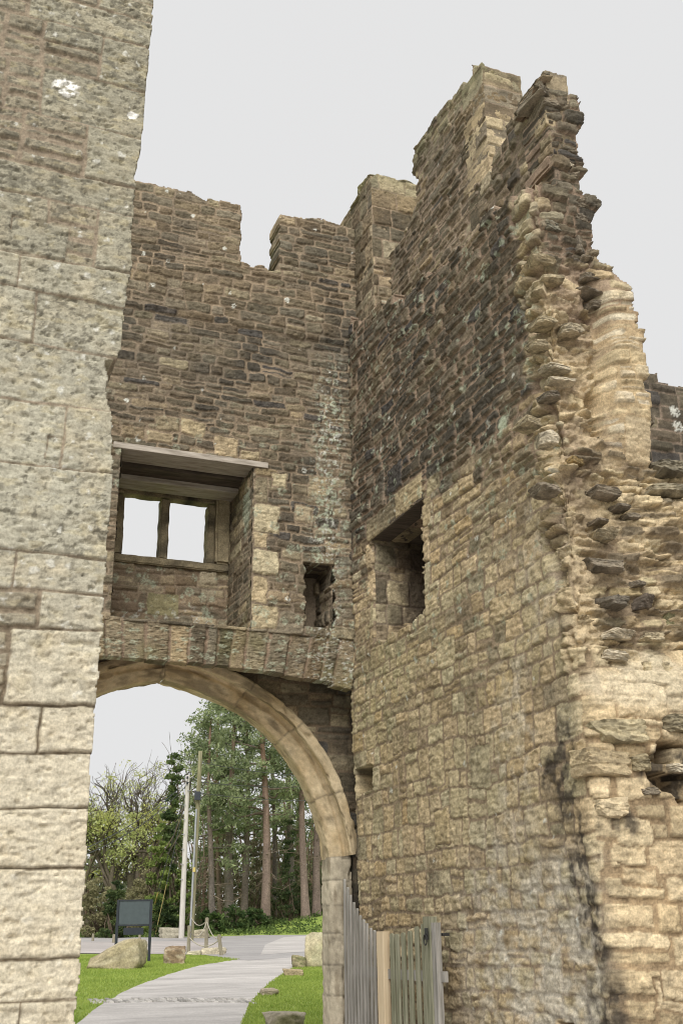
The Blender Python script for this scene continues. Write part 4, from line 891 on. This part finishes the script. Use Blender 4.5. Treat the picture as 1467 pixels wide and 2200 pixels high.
# ---- roped posts and small bollards
M_POST = plain_mat('weathered_post', (.16, .14, .10), (.33, .30, .22), 5, (6, 6, 1), .004); M_ROPE = plain_mat('pale_rope', (.32, .29, .23), (.45, .41, .33), 40, None, .003)
def wood_post(px, pyt, pyb, wpx, label, lean=0, group=None, name='wooden_post', cat='post'):
    b = onG(px, pyb); sc = np.linalg.norm(b-EYE)/F; h = (pyb-pyt)*sc; w_ = wpx*sc/2
    o = empty(name, (b[0], b[1], ground_z(b[0], b[1])), -YAW, label=label, cat=cat, group=group); o.rotation_euler = (0, lean, -YAW)
    bm = bmesh.new(); bmesh.ops.create_cone(bm, cap_ends=True, segments=10, radius1=w_*1.05, radius2=w_, depth=h+.2, matrix=Matrix.Translation((0, 0, h/2-.1)))
    g = random.Random(int(px)); 
    for v in bm.verts:
        v.co.x *= .9+.2*g.random()
        if v.co.z > h*.8: v.co.z += (g.random()-.5)*.03
    bmesh.ops.bevel(bm, geom=[e for e in bm.edges if all(v.co.z > h*.7 for v in e.verts)], offset=w_*.25, segments=2, affect='EDGES')
    me = bpy.data.meshes.new('shaft'); bm.to_mesh(me); bm.free(); me.materials.append(M_POST); c = bpy.data.objects.new('shaft', me); COL.objects.link(c); c.parent = o
    return (np.array([b[0], b[1], ground_z(b[0], b[1])+h*.88]), o)
P1, _o = wood_post(405, 1997, 2050, 7, 'leftmost short wooden post of the roped row by the lane', group='roped posts')
P2, _o = wood_post(443, 1981, 2041, 7, 'tallest wooden post in the middle of the roped row, set farther back', group='roped posts')
P3, _o = wood_post(476, 2014, 2053, 7, 'leaning short wooden post ending the roped row on the right', lean=-.16, group='roped posts')
P0 = onG(410, 2022)+np.array([0, 0, 1.0])
def rope(a, b, sag, label, r=.022, n=18):
    t = np.linspace(0, 1, n)[:, None]; p = a*(1-t)+b*t; p[:, 2] -= (4*sag*t*(1-t))[:, 0]
    m = MB(); m.tube(p, r, 6, (.4, .37, .3)); o = m.build('rope', M_ROPE); tag(o, label, 'rope', 'ropes slung between posts'); return o
rope(P1, P2, .45, 'rope sagging between the leftmost and the middle roped post'); rope(P2, P3, .30, 'rope sagging between the middle and the leaning roped post'); rope(P1+[0, 0, -.3], P3, .35, 'lowest rope sagging from leftmost roped post to the leaning one')
rope(P0+[0, 0, .2], P2+[0, 0, .05], .3, 'topmost rope sagging from the dark utility pole to the middle roped post')
for px, a, b, lab in ((200, 2008, 2022, 'short bollard across the lane nearest the left pier'), (245, 2010, 2026, 'short pale bollard across the lane just left of the sign'), (300, 2010, 2024, 'short bollard seen under the sign board')):
    wood_post(px, a, b, 7 if px == 245 else 5, lab, group='bollards along the lane', name='bollard', cat='bollard')

# ---- utility poles with stays and wires
M_POLE = plain_mat('pale_pole_wood', (.42, .39, .35), (.6, .57, .52), 3, (8, 8, .6), .004); M_POLE2 = plain_mat('mossy_pole_wood', (.14, .13, .08), (.30, .28, .17), 2, (8, 8, .6), .004); M_WIRE = plain_mat('cable', (.05, .055, .05), (.10, .105, .10), 20, None, .001)
M_GREYP = plain_mat('grey_plastic', (.28, .29, .30), (.34, .35, .36), 8, None, .001, .6); M_DARKP = plain_mat('dark_plastic', (.035, .04, .05), (.05, .055, .065), 8, None, .001, .5); M_YEL = plain_mat('yellow_sleeve', (.50, .40, .12), (.6, .48, .17), 8, None, .001, .6)
def upole(pxb, pyb, pxt, pyt, w0, w1, mat, label):
    b = onG(pxb, pyb); b[2] = ground_z(b[0], b[1]); d = ray(pxt, pyt)
    k = (b[:2]-EYE[:2]) @ _h[:2]; t = EYE+d*(k/(d[:2] @ _h[:2])); sc = k/F
    o = empty('utility_pole', b, label=label, cat='pole'); m = MB()
    s_ = np.linspace(0, 1, 14)[:, None]; m.tube(b*(1-s_)+t*s_-np.array([0, 0, .0]), np.linspace(w0*sc/2, w1*sc/2, 14), 12)
    m.v[0] = np.vstack([m.v[0], t[None]]); n = len(m.v[0])-1; m.c[0] = np.ones((n+1, 3)); m.f[0] = np.vstack([m.f[0], [(n-12+i, n-12+(i+1) % 12, n, n) for i in range(12)]])
    q = m.f[0]; body = [tuple(x) for x in q]
    me = bpy.data.meshes.new('shaft'); me.from_pydata([tuple(x-b) for x in m.v[0]], [], [tuple(dict.fromkeys(f)) for f in body]); me.update(); me.materials.append(mat); me.polygons.foreach_set('use_smooth', np.ones(len(me.polygons), bool))
    c = bpy.data.objects.new('shaft', me); COL.objects.link(c); c.parent = o; return o, b, t, sc
PA, ab, at_, asc = upole(390, 2016, 404, 1666, 12, 8, M_POLE, 'pale grey bare utility pole, the left of the two beyond the arch')
PB, bb_, bt, bsc = upole(411, 2021, 431, 1614, 10, 9, M_POLE2, 'taller mossy utility pole with a dark box, right of the pale pole')
al = lambda a, b, f: a*(1-f)+b*f
toe = -_h*.16
m = MB(); m.tube(np.array([al(bb_, bt, f)+toe*1.15+np.array([-.05, -.0, 0]) for f in np.linspace(.0, .68, 10)]), .055, 8); m.build('cable_guard', M_GREYP, PB)
fb = .75; p = al(bb_, bt, fb)+toe*2.0; box_part('switch_box', PB, p-[.16, .12, .24], p+[.16, .12, .24], M_DARKP, .03)
for f in (.36,): p = al(bb_, bt, f)+toe*1.6; box_part('warning_plate', PB, p-[.07, .015, .12], p+[.07, .015, .12], M_YEL, .004)
for f in (.985, .95):
    p = al(ab, at_, f)+toe*.9; box_part('insulator', PA, p-[.05, .08, .07], p+[.05, .08, .07], M_DARKP, .02)
g = random.Random(4)
for f in np.linspace(.35, .9, 7): p = al(ab, at_, f)+toe*1.1+[.12*(1 if g.random() > .5 else -1), 0, 0]; box_part('step_iron', PA, p-[.09, .02, .02], p+[.09, .02, .02], M_GREYP, .004)
def wire(a, b, sag, label, r=.020, name='overhead_wire', cat='wire', group='overhead wires', n=24):
    t = np.linspace(0, 1, n)[:, None]; p = a*(1-t)+b*t; p[:, 2] -= (4*sag*t*(1-t))[:, 0]
    m = MB(); m.tube(p, r, 5); o = m.build(name, M_WIRE); tag(o, label, cat, group); return o
far = lambda px, py, Y: onY(px, py, Y)
ta = al(ab, at_, .97)
wire(ta, far(150, 1838, 40), .4, 'upper overhead wire running from the pale pole down behind the left pier')
wire(al(ab, at_, .945), far(150, 1850, 40), .5, 'lower overhead wire running from the pale pole down behind the left pier')
wire(al(bb_, bt, .94), far(760, 1668, 74), .3, 'topmost overhead wire from the mossy pole to the right through the pines')
wire(al(bb_, bt, .83), far(760, 1682, 74), .3, 'middle overhead wire from the mossy pole to the right through the pines')
wire(al(bb_, bt, .77), far(760, 1714, 74), .3, 'lowest overhead wire from the mossy pole to the right through the pines')
wire(al(ab, at_, .95), al(bb_, bt, .9), .1, 'short wire joining the pale pole to the mossy pole')
for k, (pxb, pyb, f, lab) in enumerate(((314, 2010, .93, 'steeper-yellow-sleeved stay wire, the left of two from the pale pole'), (333, 2014, .9, 'thin stay wire right of the sleeved one, from the pale pole to the ground'))):
    e = onG(pxb, pyb); st = empty('stay_wire', e, label=lab, cat='stay wire'); a_ = al(ab, at_, f); t = np.linspace(0, 1, 10)[:, None]
    m = MB(); m.tube(e*(1-t)+a_*t, .024, 5); m.build('cable', M_WIRE, st)
    m = MB(); f0, f1 = (.06, .30) if k == 0 else (.02, .36); m.tube(np.array([al(e, a_, f0), al(e, a_, f1)]), .042 if k == 0 else .022, 8); m.build('sleeve', M_YEL, st)

# ---- picket gate standing open in front of the side wall
pg = empty('picket_gate', (4.6, 10.6, 0), label='weathered oak picket gate with concave top standing open beside the arch', cat='gate')
M_PICK = plain_mat('silvered_oak', (.17, .16, .14), (.40, .38, .345), 2.6, (14, 14, .8), .005); M_PICKG = plain_mat('green_tinged_oak', (.12, .125, .075), (.31, .30, .22), 2.6, (14, 14, .9), .005); M_NEW = plain_mat('new_oak_post', (.50, .39, .25), (.62, .51, .35), 2.5, (12, 12, .7), .003)
gA, gB, gC = np.array([4.78, 12.12]), np.array([4.56, 10.72]), np.array([4.70, 9.50])
def picket(px, py, wd, th, mat, name='picket', rnd=True, segs=((gA, gB), (gB, gC)), prm=None):
    """upright board whose top centre is seen at this pixel, standing on the gate's line"""
    d = ray(px, py)[:2]
    for a, b in segs:
        e = b-a; den = d[0]*e[1]-d[1]*e[0]; s_ = (d[1]*a[0]-d[0]*a[1])/den*-1 if den else -1
        s_ = (a[0]*d[1]-a[1]*d[0])/(d[0]*e[1]-d[1]*e[0])
        if -.12 <= s_ <= 1.0001 or (b is segs[-1][1] and s_ > 1): break
    p = a+e*s_; top = EYE[2]+ray(px, py)[2]*p[1]/ray(px, py)[1]; ang = math.atan2(e[1], e[0])
    bm = bmesh.new(); out_ = [(-wd/2, .12), (wd/2, .12)]
    n = 8
    out_ += [(wd/2*math.cos(t), top-wd*.5+wd*.5*math.sin(t)) for t in np.linspace(0, math.pi, n)] if rnd else [(wd/2, top), (-wd/2, top)]
    f = bm.faces.new([bm.verts.new((x, -th/2, z_)) for x, z_ in out_]); r_ = bmesh.ops.extrude_face_region(bm, geom=[f])
    bmesh.ops.translate(bm, verts=[v for v in r_['geom'] if isinstance(v, bmesh.types.BMVert)], vec=(0, th, 0))
    bmesh.ops.bevel(bm, geom=[e_ for e_ in bm.edges if abs(e_.verts[0].co.x-e_.verts[1].co.x) < 1e-4 and abs(e_.verts[0].co.y-e_.verts[1].co.y) < 1e-4], offset=.004, segments=1, affect='EDGES')
    bm.transform(Matrix.Translation((p[0], p[1], 0)) @ Matrix.Rotation(ang, 4, 'Z')); bm_obj(name, bm, mat, pg); return p, top, ang
for px, py in ((740, 1888), (747, 1906), (753, 1922), (760, 1938), (767, 1951), (774, 1966), (781, 1975), (788, 1983), (796, 1993), (804, 1998)): picket(px, py, .060, .022, M_PICK)
picket(822, 2001, .13, .075, M_NEW, 'gate_post', False)
for px, py in ((842, 2005), (853, 2006), (866, 2003), (880, 2000), (895, 1990), (909, 1984)): picket(px, py, .066, .022, M_PICKG)
pe = picket(923, 1969, .12, .085, M_PICKG, 'gate_post', False); picket(935, 1982, .09, .06, M_PICK, 'gate_post', False)
for (a, b) in ((gA, gB), (gB, gC)):
    e = b-a; L_ = np.linalg.norm(e); e = e/L_; nrm = np.array([e[1], -e[0]])*-1
    for zz in (.45, 1.2):
        bm = bmesh.new(); bmesh.ops.create_cube(bm, size=1)
        for v in bm.verts: v.co = Vector((v.co.x*(L_-.16), v.co.y*.04, v.co.z*.09))
        mid = (a+b)/2+np.array([.03, .0]); bm.transform(Matrix.Translation((mid[0], mid[1], zz)) @ Matrix.Rotation(math.atan2(e[1], e[0]), 4, 'Z')); bm_obj('rail', bm, M_PICK, pg)
# ring latch
p = pe[0]; lz = pe[1]-.15; bm = bmesh.new()
lt = empty('latch', (0, 0, 0)); lt.parent = pg; lt.location = (p[0]-4.6-.06, p[1]-10.6-.05, lz)
m = MB(); th = np.linspace(0, 2*math.pi, 21); m.tube(np.stack([.0*th-.02, .032*np.cos(th), -.05+.045*np.sin(th)], -1)+np.array(world_of(lt).translation), .006, 6); m.build('ring', M_IRON, lt)
w0 = np.array(world_of(lt).translation); box_part('plate', lt, w0+[-.012, -.03, -.05], w0+[.0, .03, .05], M_IRON, .004); box_part('hinge', pg, (p[0]+.05, p[1]-.15, lz-.02), (p[0]+.12, p[1]-.10, lz+.005), M_IRON, .004)

# ================================================================== TREES AND SHRUBS
def cards(c, n, g, size, flat=.0, stretch=1.0):
    """n leaf-sized quads at random round the centres c (k,3) -> verts, faces"""
    k = len(c); a = g.normal(size=(k, 3)); a /= np.linalg.norm(a, axis=1, keepdims=True); r_ = g.normal(size=(k, 3)); r_[:, 2] *= 1-flat
    b = np.cross(a, r_); b /= np.linalg.norm(b, axis=1, keepdims=True)+1e-9
    s_ = size*(.6+.8*g.random((k, 1)))
    a = a*s_*stretch; b = b*s_
    v = np.stack([c-a*.5-b*.25, c+b*.1-a*.1, c+a*.5+b*.25, c-b*.5+a*.1], 1).reshape(-1, 3)
    return v, np.arange(k*4).reshape(-1, 4)
def clumps(m, centers, rad, per, size, g, c1, c2, flat=.35, stretch=1.3, var=.35):
    for c, r_ in zip(centers, rad):
        k = max(4, int(per*(.6+.8*g.random()))); p = g.normal(size=(k, 3)); p /= np.linalg.norm(p, axis=1, keepdims=True); p *= (g.random((k, 1))**.45)*r_; p[:, 2] *= .55
        v, f = cards(p+c, k, g, size, flat, stretch); t = np.clip(g.random()+.25*g.normal(size=(k, 1)), 0, 1); col = A3(*c1)*(1-t)+A3(*c2)*t
        m.add(v, f, np.repeat(col*(1-var/2+var*g.random((k, 1))), 4, 0))
def curved(a, b, g, bend=.1, n=8):
    t = np.linspace(0, 1, n)[:, None]; d = np.linalg.norm(b-a); p = a*(1-t)+b*t
    o1, o2 = g.normal(size=3)*bend*d, g.normal(size=3)*bend*.6*d; return p+np.sin(t*math.pi)*o1+np.sin(t*2*math.pi)*o2
def base_at(px, Y): d = ray(px, 2005); x = d[0]*Y/d[1]; return np.array([x, Y, ground_z(x, min(Y, 96))])
PC1, PC2 = (.13, .17, .085), (.38, .43, .23)
def pine(px, Y, pxt, pyt, wpx, seed, label, crown0=.5, spread=2.6, nl=26, bark=(.20, .16, .13), lean_mid=0):
    g = np.random.default_rng(seed); b = base_at(px, Y); b[2] += bank_z(b[0], b[1]); t = onY(pxt, pyt, Y); t[1] = Y
    sc = np.linalg.norm(b-EYE)/F; Ht = t[2]-b[2]; r0 = wpx*sc/2*.86
    o = empty('pine_tree', b, label=label, cat='tree', group='pines beyond the arch')
    s_ = np.linspace(0, 1, 22); axis = b*(1-s_[:, None])+t*s_[:, None]; axis[:, 0] += lean_mid*np.sin(s_*math.pi)+.18*np.sin(s_*5+seed); axis[0, 2] -= .4
    m = MB(); n = 12
    v, f = tube_np(axis, r0*(1-.72*s_)*(1+.35*np.exp(-s_*30)), n); ss_ = np.repeat(s_, n)
    bark = tuple(np.array(bark)*A3(.80, .86, .9)); bc = A3(*bark)*(.75+.5*vnoise(v[:, 2]/.35, v[:, 0]*9+v[:, 1]*7, seed))[:, None]; bc = lerp(bc, bc*A3(1.25, .95, .75), np.clip(ss_*1.2-.3, 0, 1)); m.add(v, f, bc)
    cen = []; rad = []
    for k in range(nl):
        f_ = crown0-.08+(1.08-crown0)*(k+g.random()*.8)/nl; p = np.array([np.interp(f_, s_, axis[:, i]) for i in range(3)]); a = g.uniform(0, 6.28); q = (f_-crown0)/(1-crown0)
        L_ = spread*(.55+.6*g.random())*(1-.65*q**1.6); e = p+np.array([math.cos(a)*L_, math.sin(a)*L_, L_*(.05+.35*q+.15*g.normal())]); pts = curved(p, e, g, .10, 7)
        m.tube(pts, np.linspace(r0*.22*(1.1-q*.6), .02, 7), 5, A3(*bark)*.8)
        for j in range(3, 7):
            for _ in range(2):
                c = pts[j]+g.normal(size=3)*np.array([.35, .35, .16])*(spread/2.6); cen.append(c+[0, 0, .12]); rad.append((.42+.35*g.random())*(spread/2.6)**.5)
    for k in range(20):       # dead stubs on the bare stem
        f_ = .12+(crown0-.1)*g.random(); p = np.array([np.interp(f_, s_, axis[:, i]) for i in range(3)]); a = g.uniform(0, 6.28); L_ = .5+1.9*g.random(); m.tube(curved(p, p+np.array([math.cos(a)*L_, math.sin(a)*L_, (g.random()-.6)*1.2]), g, .16, 6), np.linspace(.034, .012, 6), 4, A3(.22, .175, .13))
    m.build('trunk', M_BARK, o)
    c_ = MB(); clumps(c_, cen, rad, 24, .16, g, PC1, PC2, .2, 1.8); c_.build('crown', M_LEAF, o, False); return o
def bank_z(x, y): return float(bank(np.array([x]), np.array([y]))[0])
pine(449, 80, 455, 1545, 17, 1, 'straight red-brown pine trunk nearest right of the mossy pole', .40, 3.0, 30)
pine(470, 92, 468, 1510, 15, 2, 'thin grey pine trunk second right of the mossy pole', .45, 2.8, 26, (.18, .125, .09))
pine(494, 84, 500, 1500, 24, 3, 'thick pine trunk with a curved side stem, third right of the mossy pole', .50, 3.2, 34)
pine(484, 86, 466, 1640, 11, 4, 'slender curving stem leaning out of the thick pine', .75, 1.4, 8, (.2, .14, .1), -.3)
pine(529, 86, 527, 1470, 18, 5, 'straight pale-barked pine in the middle of the row', .42, 3.0, 30, (.24, .185, .15))
pine(571, 80, 562, 1450, 24, 6, 'thick red-barked pine right of the middle one', .46, 3.3, 34, (.25, .175, .135))
pine(585, 93, 590, 1470, 13, 7, 'thin dark pine close behind the thick red-barked one', .45, 2.8, 24)
pine(624, 90, 622, 1440, 18, 8, 'brown pine near the right curve of the arch', .38, 2.8, 26)
pine(655, 82, 650, 1420, 20, 9, 'red-brown pine second from the arch jamb', .5, 2.8, 26, (.255, .18, .145))
pine(683, 84, 690, 1420, 20, 10, 'rightmost pine, half hidden by the arch jamb', .5, 2.8, 24, (.26, .185, .15))

def broadleaf(name, px, Y, pyt, wpx, seed, label, c1, c2, leaf_n, lsize, levels=4, spread=.62, cat='tree', cover=1.0, bark=(.12, .10, .075), lo=0.25, top_bare=.0):
    g = np.random.default_rng(seed); b = base_at(px, Y); t = onY(px, pyt, Y); Ht = t[2]-b[2]; sc = np.linalg.norm(b-EYE)/F
    o = empty(name, b, label=label, cat=cat); m = MB(); tips = []
    def grow(p, d, L_, r_, lv):
        e = p+d*L_; pts = curved(p, e, g, .09, 6); m.tube(pts, np.linspace(r_, r_*.6, 6), 6 if lv < 2 else 4, A3(*bark)*(.8+.4*g.random()))
        if lv >= 2: tips.extend((pts[3], pts[-1]))
        if lv == levels: return
        for k in range(2+(g.random() < .65)+(lv > 1)):
            nd = d+g.normal(size=3)*spread*.62; nd[2] = nd[2]*.8+.22; nd /= np.linalg.norm(nd); f_ = .55+.45*g.random(); q = pts[int(5*f_)]
            grow(q, nd, L_*(.66+.2*g.random()), r_*(.45+.12*g.random()), lv+1)
    for k in range(3): grow(b+np.array([(k-1)*.25, g.normal()*.15, -.2]), np.array([(k-1)*.22+g.normal()*.08, g.normal()*.15, 1]), Ht*.30*(.85+.3*g.random()), wpx*sc/2*(.75+.4*g.random()), 0)
    top = max(v[:, 2].max() for v in m.v); f_ = Ht/(top-b[2]); 
    m.v = [np.c_[(v[:, :2]-b[:2])*min(f_*1.0, 1.25)+b[:2], (v[:, 2]-b[2])*f_+b[2]] for v in m.v]; tips = [np.r_[(q[:2]-b[:2])*min(f_, 1.25)+b[:2], (q[2]-b[2])*f_+b[2]] for q in tips]
    m.build('trunk', M_BARK, o)
    T = np.array(tips); h_ = (T[:, 2]-b[2])/Ht; keep = (h_ > lo) & (g.random(len(T)) < cover*np.where(h_ > 1-top_bare, .12, 1)); T = T[keep]
    if len(T):
        c_ = MB(); clumps(c_, T, .5+.5*g.random(len(T)), leaf_n, lsize, g, c1, c2, .0, 1.2); c_.build('crown', M_LEAF, o, False)
    return o
broadleaf('spring_tree', 272, 88, 1585, 17, 25, 'tall spreading tree in fresh yellow-green leaf with bare upper twigs, left of the poles', (.40, .43, .13), (.70, .70, .28), 26, .15, 4, .74, cover=.62, top_bare=.40)
broadleaf('spring_tree', 205, 90, 1660, 11, 22, 'smaller bare-topped tree at the left pier, pale green lower down', (.34, .39, .14), (.60, .63, .28), 26, .15, 4, .76, cover=.75, top_bare=.3)
broadleaf('spring_tree', 325, 98, 1615, 10, 23, 'slender half-bare tree between the spring tree and the evergreen', (.26, .3, .1), (.48, .5, .2), 24, .15, 4, .66, cover=.6, top_bare=.5)
def bush(name, px, Y, pyt, wpx, seed, label, c1, c2, n=60, per=40, lsize=.16, taper=.3, cat='shrub', depth=1.0, dz=0, group=None):
    """dense shrub: stems and many leaf clumps in an uneven mound or column"""
    g = np.random.default_rng(seed); b = base_at(px, Y); b[2] += bank_z(b[0], b[1]); t = onY(px, pyt, Y); Ht = t[2]-b[2]; sc = np.linalg.norm(b-EYE)/F; W = wpx*sc/2
    o = empty(name, b, label=label, cat=cat, group=group); st = MB(); c_ = MB(); cen = []; rad = []
    for k in range(n):
        h_ = g.random()**.9; wr = W*(1-(1-taper)*h_**1.8)*(.75+.35*g.random()); a = g.uniform(0, 6.28); q = wr*g.random()**.35
        cen.append(b+np.array([math.cos(a)*q, math.sin(a)*q*depth, h_*Ht*(.9+.12*g.normal())*1.0])); rad.append(max(.3, W*.24)*(.7+.6*g.random()))
        if k % 5 == 0: st.tube(curved(b+np.array([g.normal()*.2*W, 0, -.1]), cen[-1], g, .12, 6), np.linspace(.06, .015, 6), 4, (.13, .10, .07))
    st.build('stems', M_BARK, o); clumps(c_, cen, rad, per, lsize, g, c1, c2, .1, 1.2, .5); c_.build('foliage', M_LEAF, o, False); return o
bush('evergreen_tree', 362, 74, 1640, 62, 31, 'dark bushy evergreen just behind the pale pole', (.05, .085, .035), (.17, .22, .075), 120, 60, .17, .35, 'tree')
bush('evergreen_tree', 335, 73, 1790, 60, 32, 'bright green bushy evergreen left of the pale pole', (.11, .165, .04), (.28, .34, .10), 90, 60, .15, .45, 'tree')
bush('evergreen_tree', 392, 72.5, 1850, 44, 36, 'low bright evergreen between the two poles', (.09, .14, .035), (.24, .30, .085), 60, 55, .15, .5, 'tree')
bush('brown_shrub', 205, 72, 1880, 80, 33, 'brownish twiggy shrub beside the left pier', (.17, .16, .08), (.36, .335, .19), 80, 60, .13, .6)
bush('brown_shrub', 300, 75, 1875, 80, 34, 'olive brown leafless shrub behind the sign', (.18, .17, .09), (.38, .35, .2), 80, 60, .13, .6)
bush('ivy_shrub', 243, 70, 1905, 52, 35, 'dark ivy-covered mound behind the left post of the sign', (.035, .06, .025), (.13, .17, .06), 60, 60, .14, .6)
bush('ivy_shrub', 355, 70, 1940, 60, 42, 'dark green shrub behind the pale boulder and pole foot', (.02, .038, .015), (.09, .13, .04), 60, 55, .14, .7)
for k, (px, Y, py, wp, c1, c2, lab) in enumerate(((455, 76, 1960, 60, (.05, .09, .03), (.17, .24, .08), 'light green laurel bush at the foot of the first pines'), (505, 77, 1948, 70, (.04, .075, .025), (.15, .20, .07), 'mid green laurel bush under the thick pine'),
        (552, 78, 1950, 60, (.03, .06, .02), (.12, .17, .06), 'dark laurel bush under the thick red-barked pine'), (605, 86, 1900, 70, (.06, .08, .04), (.17, .2, .09), 'tall dark shrub behind the bank, left of the brown pine'), (645, 88, 1880, 60, (.06, .08, .04), (.18, .2, .1), 'tall dark shrub behind the bank, right of the brown pine'),
        (690, 90, 1860, 60, (.06, .08, .04), (.18, .2, .1), 'tall dark shrub at the arch jamb'), (480, 90, 1800, 66, (.13, .12, .07), (.28, .25, .16), 'brownish thicket between the first pines'), (548, 92, 1790, 84, (.13, .115, .07), (.28, .24, .155), 'brownish thicket behind the middle pine'), (620, 84, 1760, 36, (.05, .08, .035), (.16, .2, .09), 'young feathery pine in front of the brown pine'))):
    bush('laurel_bush' if k < 3 else 'woodland_shrub', px, Y, py, wp, 50+k, lab, c1, c2, 60, 45, .15, .55)
for k, (px, Y, py, wp, lab) in enumerate(((508, 97, 1715, 44, 'slim olive young tree in the gap right of the thick curved pine'), (552, 96, 1730, 40, 'slim olive young tree between the middle pine and the thick red-barked one'), (603, 98, 1700, 46, 'slim olive young tree left of the brown pine'), (642, 97, 1690, 40, 'slim olive young tree right of the brown pine'), (460, 98, 1740, 40, 'slim olive young tree behind the first two pines'))):
    bush('young_tree', px, Y, py, wp, 80+k, lab, (.08, .105, .045), (.25, .28, .13), 60, 34, .17, .45, 'tree')
g = np.random.default_rng(9)
# ground cover along the bank and the verge across the lane
m = MB(); cen = []
for k in range(260):
    px = g.uniform(120, 760); Y = g.uniform(71, 84) if px > 430 else g.uniform(69.5, 78); b = base_at(px, Y); b[2] += bank_z(b[0], b[1])
    cen.append(b+[0, 0, .12])
clumps(m, cen, g.uniform(.3, .7, len(cen)), 34, .14, g, (.05, .085, .025), (.19, .26, .08), .1, 1.2, .5); o = m.build('ground_cover', M_LEAF, None, False); o['kind'] = 'stuff'
# the wood behind reads as one mass
m = MB(); cen = []; rad = []; tr = MB()
for k in range(230):
    Y = g.uniform(100, 135); px = g.uniform(60, 840); b = base_at(px, Y); top = 7+4.5*g.random() if px > 430 else 5+4*g.random()
    if g.random() < .55: tr.tube(curved(b-[0, 0, .5], b+[g.normal()*.6, 0, top*1.25], g, .03, 7), np.linspace(.22, .06, 7)*(.6+.8*g.random()), 6, (.15, .105, .075))
    for j in range(7):
        cen.append(b+np.array([g.normal()*1.3, g.normal()*1.3, top*(j/7)**1.1*(.8+.3*g.random())])); rad.append(1.1*(.7+.7*g.random()))
m2 = MB(); clumps(m, cen, rad, 26, .30, g, (.10, .115, .06), (.25, .26, .14), .1, 1.2, .5); o = m.build('far_wood', M_LEAF, None, False); o['kind'] = 'stuff'; o = tr.build('far_wood_trunks', M_BARK); o['kind'] = 'stuff'
